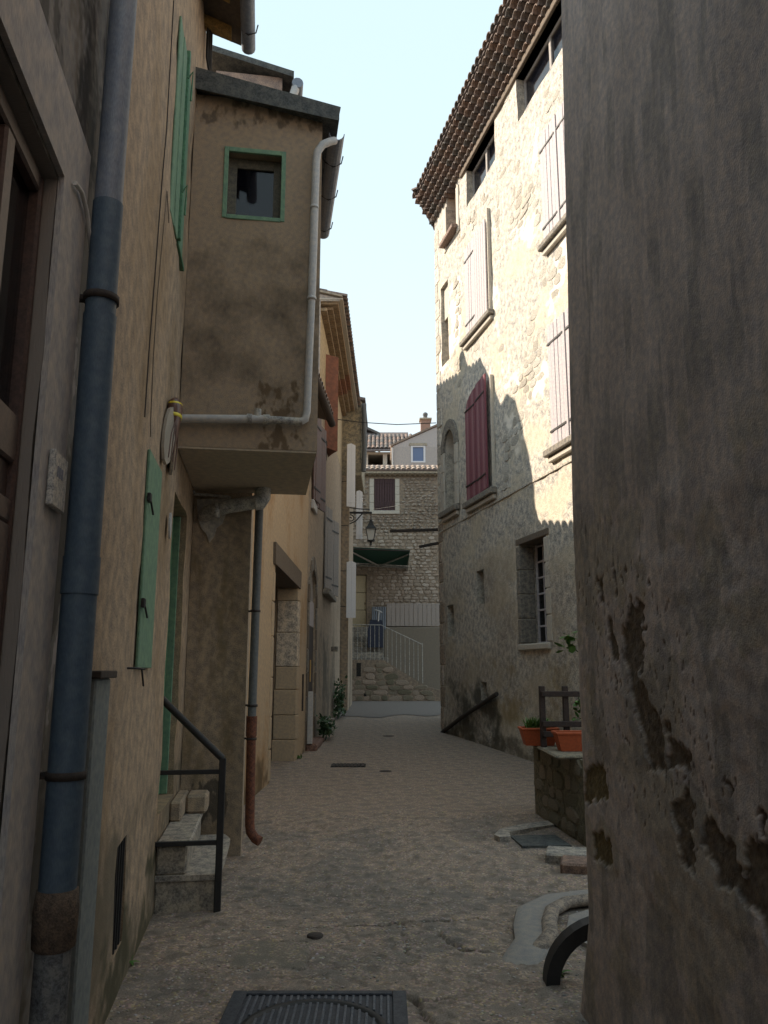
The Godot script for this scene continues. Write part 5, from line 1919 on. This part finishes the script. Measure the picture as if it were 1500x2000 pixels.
func wires() -> void:
	var data := [[[Vector3(-1.14, 7.16, -17.3), Vector3(-0.5, 7.11, -17.4), Vector3(0.3, 7.09, -17.5), Vector3(1.2, 7.13, -17.5)], 0.010, "thin dark wire crossing the sky from the red brown shutter box"], [[Vector3(-0.4, 7.38, -28.9), Vector3(0.5, 7.26, -27.6), Vector3(1.0, 7.28, -26.9), Vector3(1.75, 7.4, -25.9)], 0.008, "thin dark wire sagging in front of the stone house window"], [[Vector3(-1.1, 6.25, -22.9), Vector3(-0.75, 6.2, -22.9), Vector3(-0.42, 6.18, -22.9)], 0.016, "short dark rod above the street lamp bracket"]]
	for d in data:
		var t := st()
		tube(t, d[0], d[1], 6)
		tag(put(t, "overhead_wire", M.iron, self), d[2], "wire")

# ---------- planter and small things ----------
func blade_mesh(w: float, ln: float, bend: float) -> ArrayMesh:
	var t := st()
	t.set_smooth_group(0)
	var prev := [Vector3(-w * 0.3, 0, 0), Vector3(w * 0.3, 0, 0)]
	for k in range(1, 5):
		var f := k / 4.0
		var ww := w * (sin(PI * minf(f * 0.8 + 0.15, 1.0))) * 0.5
		var c := Vector3(0, ln * f * (1.0 - 0.25 * bend * f), bend * ln * f * f * 0.6)
		var cur := [c + Vector3(-ww, 0, 0.1 * ww), c + Vector3(ww, 0, 0.1 * ww)]
		quad(t, prev[0], prev[1], cur[1], cur[0])
		prev = cur
	t.generate_normals()
	return t.commit()

func foliage(sd: int, n: int, ext: Vector3, mesh: Mesh, m: Material, parent: Node, at_: Vector3, called: String) -> void:
	R.seed = sd
	var t := SurfaceTool.new()
	t.begin(Mesh.PRIMITIVE_TRIANGLES)
	for k in n:
		var p := Vector3(R.randf_range(-1, 1), R.randf_range(-0.3, 1), R.randf_range(-1, 1)) * ext * R.randf_range(0.4, 1.0)
		var b := Basis(UPV, R.randf() * TAU) * Basis(Vector3(1, 0, 0), R.randf_range(-0.2, 1.3)) * Basis(Vector3(0, 0, 1), R.randf_range(-0.5, 0.5))
		t.append_from(mesh, 0, Transform3D(b.scaled(Vector3.ONE * R.randf_range(0.6, 1.25)), p))
	inst(t.commit(), called, m, parent, Transform3D(Basis(), at_))

func planter() -> void:
	var w := thing("low_stone_wall", "low mossy rubble wall carrying the orange flower boxes", "wall", Transform3D(Basis(UPV, deg_to_rad(0)), Vector3(0, 0, 0)))
	var g := gh(8.6) - 0.03
	var t := st()
	extrude(t, [Vector2(1.62, -8.95), Vector2(2.4, -8.95), Vector2(2.4, -7.5), Vector2(1.80, -7.5)], -0.78, -g, Transform3D(Basis(Vector3(1, 0, 0), Vector3(0, 0, 1), Vector3(0, -1, 0)), Vector3()))
	put(t, "wall_core", M.mossy[1], w)
	var fr := frame(1.62, 8.95, 1.80, 7.5)
	var sub := Node3D.new()
	sub.name = "street_face"
	sub.transform = fr
	w.add_child(sub)
	var list := courses(97, 0.0, 1.46, g + 0.02, 0.77, 0.26, 0.15, [], 1.0)
	lay_stones(list, 0.022, sub, M.mossy, 300, -0.004)
	t = st()
	box(t, Vector3(1.58, 0.775, -8.93), Vector3(2.35, 0.81, -7.6), 0.015)
	put(t, "coping", M.mossy[0], w)
	# boxes
	for a in [[Vector3(1.62, 0.812, -8.62), 0.35, "orange plastic flower box holding a tuft of grass at the wall end"], [Vector3(1.86, 0.812, -8.05), 0.30, "orange plastic flower box under the wooden trellis nearest the peeling wall"]]:
		var b := thing("flower_box", a[2], "flower box", Transform3D(Basis(UPV, 0.0), a[0]), "orange flower boxes on the low wall")
		t = st()
		var wd := 0.36
		var lo := [Vector3(-wd * 0.40, 0, 0.09), Vector3(wd * 0.40, 0, 0.09), Vector3(wd * 0.40, 0, -0.09), Vector3(-wd * 0.40, 0, -0.09)]
		var hi := [Vector3(-wd * 0.52, 0.165, 0.12), Vector3(wd * 0.52, 0.165, 0.12), Vector3(wd * 0.52, 0.165, -0.12), Vector3(-wd * 0.52, 0.165, -0.12)]
		for i in 4:
			var j := (i + 1) % 4
			quad(t, lo[i], lo[j], hi[j], hi[i])
		quad(t, lo[3], lo[2], lo[1], lo[0])
		put(t, "box", M.terracotta, b)
		t = st()
		for q in [[Vector3(-wd * 0.55, 0.155, 0.11), Vector3(wd * 0.55, 0.18, 0.13)], [Vector3(-wd * 0.55, 0.155, -0.13), Vector3(wd * 0.55, 0.18, -0.11)], [Vector3(-wd * 0.55, 0.156, -0.11), Vector3(-wd * 0.50, 0.181, 0.11)], [Vector3(wd * 0.50, 0.156, -0.11), Vector3(wd * 0.55, 0.181, 0.11)]]:
			box(t, q[0], q[1], 0.006)
		put(t, "rim", M.terracotta, b)
		t = st()
		box(t, Vector3(-wd * 0.48, 0.12, -0.10), Vector3(wd * 0.48, 0.145, 0.10))
		put(t, "soil", M.soil, b)
	var bl := blade_mesh(0.012, 0.17, 0.5)
	var pl := thing("grass_tuft", "bright green grassy plant in the left flower box", "plant", Transform3D(Basis(), Vector3(1.62, 0.95, -8.62)))
	R.seed = 12
	t = SurfaceTool.new()
	t.begin(Mesh.PRIMITIVE_TRIANGLES)
	for k in 160:
		t.append_from(bl, 0, Transform3D(Basis(UPV, R.randf() * TAU) * Basis(Vector3(1, 0, 0), R.randf_range(0.0, 0.5)), Vector3(R.randf_range(-0.12, 0.1), 0, R.randf_range(-0.07, 0.07))))
	inst(t.commit(), "blades", M.leafa, pl)
	# trellis
	var tr := thing("trellis", "dark wooden trellis frame standing on the low mossy wall", "trellis", Transform3D(Basis(), Vector3(0, 0, -8.4)))
	for x in [1.63, 1.87, 2.12]:
		t = st()
		box(t, Vector3(x - 0.03, 0.81, -0.03), Vector3(x + 0.03, 1.42, 0.02), 0.006)
		put(t, "post", M.darkwood, tr)
	for y in [1.34, 1.04, 0.94]:
		t = st()
		box(t, Vector3(1.62, y - 0.028, 0.021), Vector3(2.2, y + 0.028, 0.05), 0.005)
		put(t, "crossbar", M.darkwood, tr)
	var lf := blade_mesh(0.06, 0.075, 0.4)
	pl = thing("climbing_plant", "leafy green climber growing behind the wooden trellis", "plant", Transform3D(Basis(), Vector3(2.05, 1.1, -8.55)))
	foliage(41, 26, Vector3(0.10, 0.22, 0.08), lf, M.leafa, pl, Vector3(0, 0, 0), "leaves")
	t = st()
	tube(t, [Vector3(0, -0.29, 0), Vector3(0.03, 0.0, 0.02), Vector3(-0.02, 0.25, 0)], 0.006, 5)
	put(t, "stem", M.leafb, pl)
	pl = thing("fig_sprig", "leafy sprig sticking out beside the small paned window", "plant", Transform3D(Basis(), Vector3(2.42, 1.85, -10.6)))
	foliage(47, 26, Vector3(0.14, 0.2, 0.1), blade_mesh(0.10, 0.12, 0.5), M.leafa, pl, Vector3(0, 0, 0), "leaves")
	t = st()
	tube(t, [Vector3(0.45, -0.3, -0.1), Vector3(0.2, -0.1, 0), Vector3(-0.02, 0.1, 0)], 0.007, 5)
	put(t, "stem", M.leafb, pl)

func street_things() -> void:
	# iron hoop guarding the corner of the right house
	var t := st()
	var cg := thing("corner_guard", "curved black iron guard at the foot of the peeling corner", "guard")
	var outer := []
	for k in 11:
		var a := PI * 0.5 * k / 10.0
		outer.append(Vector3(1.20 - 0.37 * cos(a), 0.0 + 0.33 * sin(a), -4.50 + 0.02 * k / 10.0))
	for k in 10:
		var a: Vector3 = outer[k]
		var b: Vector3 = outer[k + 1]
		var na := Vector3(1.20 - a.x, -a.y, 0).normalized() * 0.07
		var nb := Vector3(1.20 - b.x, -b.y, 0).normalized() * 0.07
		var dz := Vector3(0, 0, 0.05)
		quad(t, a + dz, b + dz, b - dz, a - dz)
		quad(t, a + na + dz, b + nb + dz, b + nb - dz, a + na - dz)
		quad(t, a + dz, a + na + dz, b + nb + dz, b + dz)
		quad(t, a - dz, a + na - dz, b + nb - dz, b - dz)
	put(t, "hoop", M.iron, cg)
	# rounded kerb further on
	t = st()
	var kb := thing("drain_kerb", "pale rounded cement kerb around the drain behind the iron guard", "kerb")
	tube(t, [Vector3(0.80, -0.08, -4.92), Vector3(0.90, 0.02, -4.98), Vector3(0.99, 0.05, -5.12), Vector3(1.03, 0.06, -5.35), Vector3(1.10, 0.06, -5.60), Vector3(1.24, 0.06, -5.78), Vector3(1.45, 0.06, -5.86), Vector3(1.75, 0.06, -5.9)], 0.05, 10)
	put(t, "kerb_rim", mat(lin(0.38, 0.31, 0.25), 0.95, M.lime, 0.5, 0.3), kb, Transform3D(Basis.from_scale(Vector3(1, 0.75, 1)), Vector3()))
	t = st()
	tube(t, [Vector3(0.70, -0.3, -4.75), Vector3(0.80, 0.0, -4.9), Vector3(0.89, 0.06, -5.1), Vector3(0.92, 0.09, -5.35), Vector3(0.99, 0.09, -5.66), Vector3(1.2, 0.09, -5.92), Vector3(1.45, 0.09, -6.02), Vector3(1.75, 0.09, -6.05)], 0.12, 12)
	put(t, "cement_apron", M.cement, kb, Transform3D(Basis.from_scale(Vector3(1, 0.25, 1)), Vector3()))
	t = st()
	extrude(t, [Vector2(1.10, -5.2), Vector2(1.42, -4.4), Vector2(1.9, -4.6), Vector2(1.9, -5.8), Vector2(1.45, -5.75), Vector2(1.2, -5.55)], -0.03, 0.03, Transform3D(Basis(Vector3(1, 0, 0), Vector3(0, 0, 1), Vector3(0, -1, 0)), Vector3(0, 0.0, 0)))
	put(t, "kerb_floor", M.cement, kb)
	# near drain grate
	var g := thing("drain_cover", "square iron drain cover with a ribbed round lid in the foreground", "drain cover", Transform3D(Basis(), Vector3(-0.32, 0.006, -3.92)))
	t = st()
	for q in [[-0.43, -0.36, -0.43, 0.43], [0.36, 0.43, -0.43, 0.43], [-0.36, 0.36, -0.43, -0.39], [-0.36, 0.36, 0.39, 0.43]]:
		box(t, Vector3(q[0], -0.02, q[2]), Vector3(q[1], 0.016, q[3]), 0.004)
	put(t, "frame", mat(lin(0.055, 0.06, 0.075), 0.6, M.lime, 0.3, 0.05), g)
	t = st()
	box(t, Vector3(-0.36, -0.02, -0.39), Vector3(0.36, 0.004, 0.39))
	put(t, "plate", mat(lin(0.05, 0.055, 0.07), 0.6, M.lime, 0.3, 0.05), g)
	t = st()
	lathe(t, [Vector2(0.30, 0.004), Vector2(0.31, 0.012), Vector2(0.335, 0.012), Vector2(0.34, 0.004)], 40)
	put(t, "lid_ring", M.iron, g)
	var rib := mat(lin(0.13, 0.14, 0.165), 0.5, M.lime, 0.2, 0.05)
	for k in 21:
		var x := -0.34 + 0.034 * k
		t = st()
		var half := sqrt(maxf(0.0, 0.30 * 0.30 - x * x)) if absf(x) < 0.30 else 0.0
		if half > 0.03:
			box(t, Vector3(x - 0.007, 0.004, -half), Vector3(x + 0.007, 0.012, half), 0.003)
		var e := sqrt(maxf(0.0, 0.345 * 0.345 - x * x)) if absf(x) < 0.345 else 0.0
		box(t, Vector3(x - 0.007, 0.004, -0.385), Vector3(x + 0.007, 0.012, -maxf(e, 0.02)), 0.003)
		box(t, Vector3(x - 0.007, 0.004, maxf(e, 0.02)), Vector3(x + 0.007, 0.012, 0.385), 0.003)
		put(t, "rib", rib, g)
	# smaller covers up the street
	var m := thing("drain_grate", "small rectangular iron grate in the middle of the street", "grate", Transform3D(Basis(Vector3(1, 0, 0), 0.025), Vector3(-0.535, gh(12.45) + 0.004, -12.45)))
	for k in 9:
		t = st()
		box(t, Vector3(-0.245 + 0.055 * k, -0.01, -0.15), Vector3(-0.205 + 0.055 * k, 0.012, 0.15), 0.003)
		put(t, "bar", M.rustiron, m)
	t = st()
	box(t, Vector3(-0.26, -0.02, -0.17), Vector3(0.26, 0.002, 0.17))
	put(t, "frame", M.dark, m)
	for a in [[0.02, 11.9, 0.09, "small round iron cap beside the little grate"], [0.09, 16.5, 0.12, "small dark iron cap farther up the street"], [-0.42, 5.25, 0.05, "small dark metal cap set in the near concrete"]]:
		var c := thing("water_valve_cover", a[3], "valve cover", Transform3D(Basis(), Vector3(a[0], gh(a[1]) + 0.003, -a[1])))
		t = st()
		lathe(t, [Vector2(0.0, 0.004), Vector2(a[2] * 0.9, 0.004), Vector2(a[2], 0.0), Vector2(a[2], -0.03)], 14)
		put(t, "lid", M.rustiron, c)
	# dark cover with cement lip by the planter
	var k := thing("gutter_slab", "dark slab with a pale cement lip beside the low mossy wall", "slab", Transform3D(Basis(), Vector3(0, 0, 0)))
	t = st()
	extrude(t, [Vector2(1.18, -7.88), Vector2(1.61, -7.92), Vector2(1.66, -7.46), Vector2(1.22, -7.44)], -0.062, -0.02, Transform3D(Basis(Vector3(1, 0, 0), Vector3(0, 0, 1), Vector3(0, -1, 0)), Vector3()))
	put(t, "slab", M.slate, k)
	t = st()
	extrude(t, [Vector2(1.02, -7.8), Vector2(1.12, -8.08), Vector2(1.35, -8.3), Vector2(1.66, -8.5), Vector2(1.68, -8.28), Vector2(1.42, -8.12), Vector2(1.18, -7.93), Vector2(1.16, -7.7), Vector2(1.06, -7.7)], -0.085, -0.02, Transform3D(Basis(Vector3(1, 0, 0), Vector3(0, 0, 1), Vector3(0, -1, 0)), Vector3()))
	put(t, "cement_lip", M.stepstone, k)
	for q in [[1.5, 7.08, 0.42], [1.56, 6.78, 0.5]]:
		t = st()
		box(t, Vector3(-0.14, -0.02, -0.16), Vector3(0.34, 0.075, 0.16), 0.015)
		var o := put(t, "edge_stone", M.stepstone if q[1] > 7.0 else mat(lin(0.32, 0.21, 0.16), 0.95, M.lime, 0.4, 0.3), self, at(Vector3(q[0], gh(q[1]), -q[1]), -0.25))
		tag(o, "pale flat edging stone near the dark slab" if q[1] > 7.0 else "brownish flat edging stone next to the peeling wall", "stone")
	# plants along the left houses
	var lf := blade_mesh(0.05, 0.08, 0.4)
	var pl := thing("shrub", "low dark shrub with pale flowers beside the arched door", "shrub", Transform3D(Basis(), Vector3(-1.12, gh(15.9), -15.9)))
	foliage(51, 420, Vector3(0.18, 0.32, 0.55), lf, M.leafb, pl, Vector3(0, 0.14, 0), "leaves")
	t = st()
	for q in 5:
		tube(t, [Vector3(0, 0, 0.1 * q - 0.2), Vector3(0.03 * q - 0.06, 0.3, 0.14 * q - 0.28)], 0.006, 5)
	put(t, "stems", M.leafb, pl)
	R.seed = 8
	for q in 9:
		t = st()
		var c := Vector3(R.randf_range(0.0, 0.16), R.randf_range(0.2, 0.4), R.randf_range(0.1, 0.5))
		for e in 5:
			var a := TAU * e / 5.0
			tri(t, c, c + Vector3(cos(a) * 0.035, 0.012, sin(a) * 0.035), c + Vector3(cos(a + 0.9) * 0.035, 0.012, sin(a + 0.9) * 0.035))
		put(t, "flower", M.flower, pl)
	var wd := blade_mesh(0.02, 0.07, 0.7)
	for q in [[-1.42, 4.75, "tiny weed at the foot of the ochre wall near the vent"], [-1.36, 13.2, "small weed at the foot of the gateway jamb"], [0.93, 4.62, "small weed beside the iron corner guard"], [2.02, 14.4, "small weed at the foot of the tall pale house"]]:
		var we := thing("weed", q[2], "weed", Transform3D(Basis(), Vector3(q[0], gh(q[1]), -q[1])))
		foliage(int(q[1] * 10), 26, Vector3(0.05, 0.03, 0.09), wd, M.leafa, we, Vector3.ZERO, "leaves")
	pl = thing("shrub", "tall dark bushy plant against the far end of the stained house", "shrub", Transform3D(Basis(), Vector3(-1.12, gh(20.5), -20.5)))
	foliage(53, 520, Vector3(0.16, 0.75, 0.9), lf, M.leafb, pl, Vector3(0, 0.25, 0), "leaves")
	t = st()
	for q in 4:
		tube(t, [Vector3(-0.02, 0, 0.25 * q - 0.4), Vector3(0.0, 0.7, 0.25 * q - 0.35)], 0.01, 5)
	put(t, "stems", M.leafb, pl)
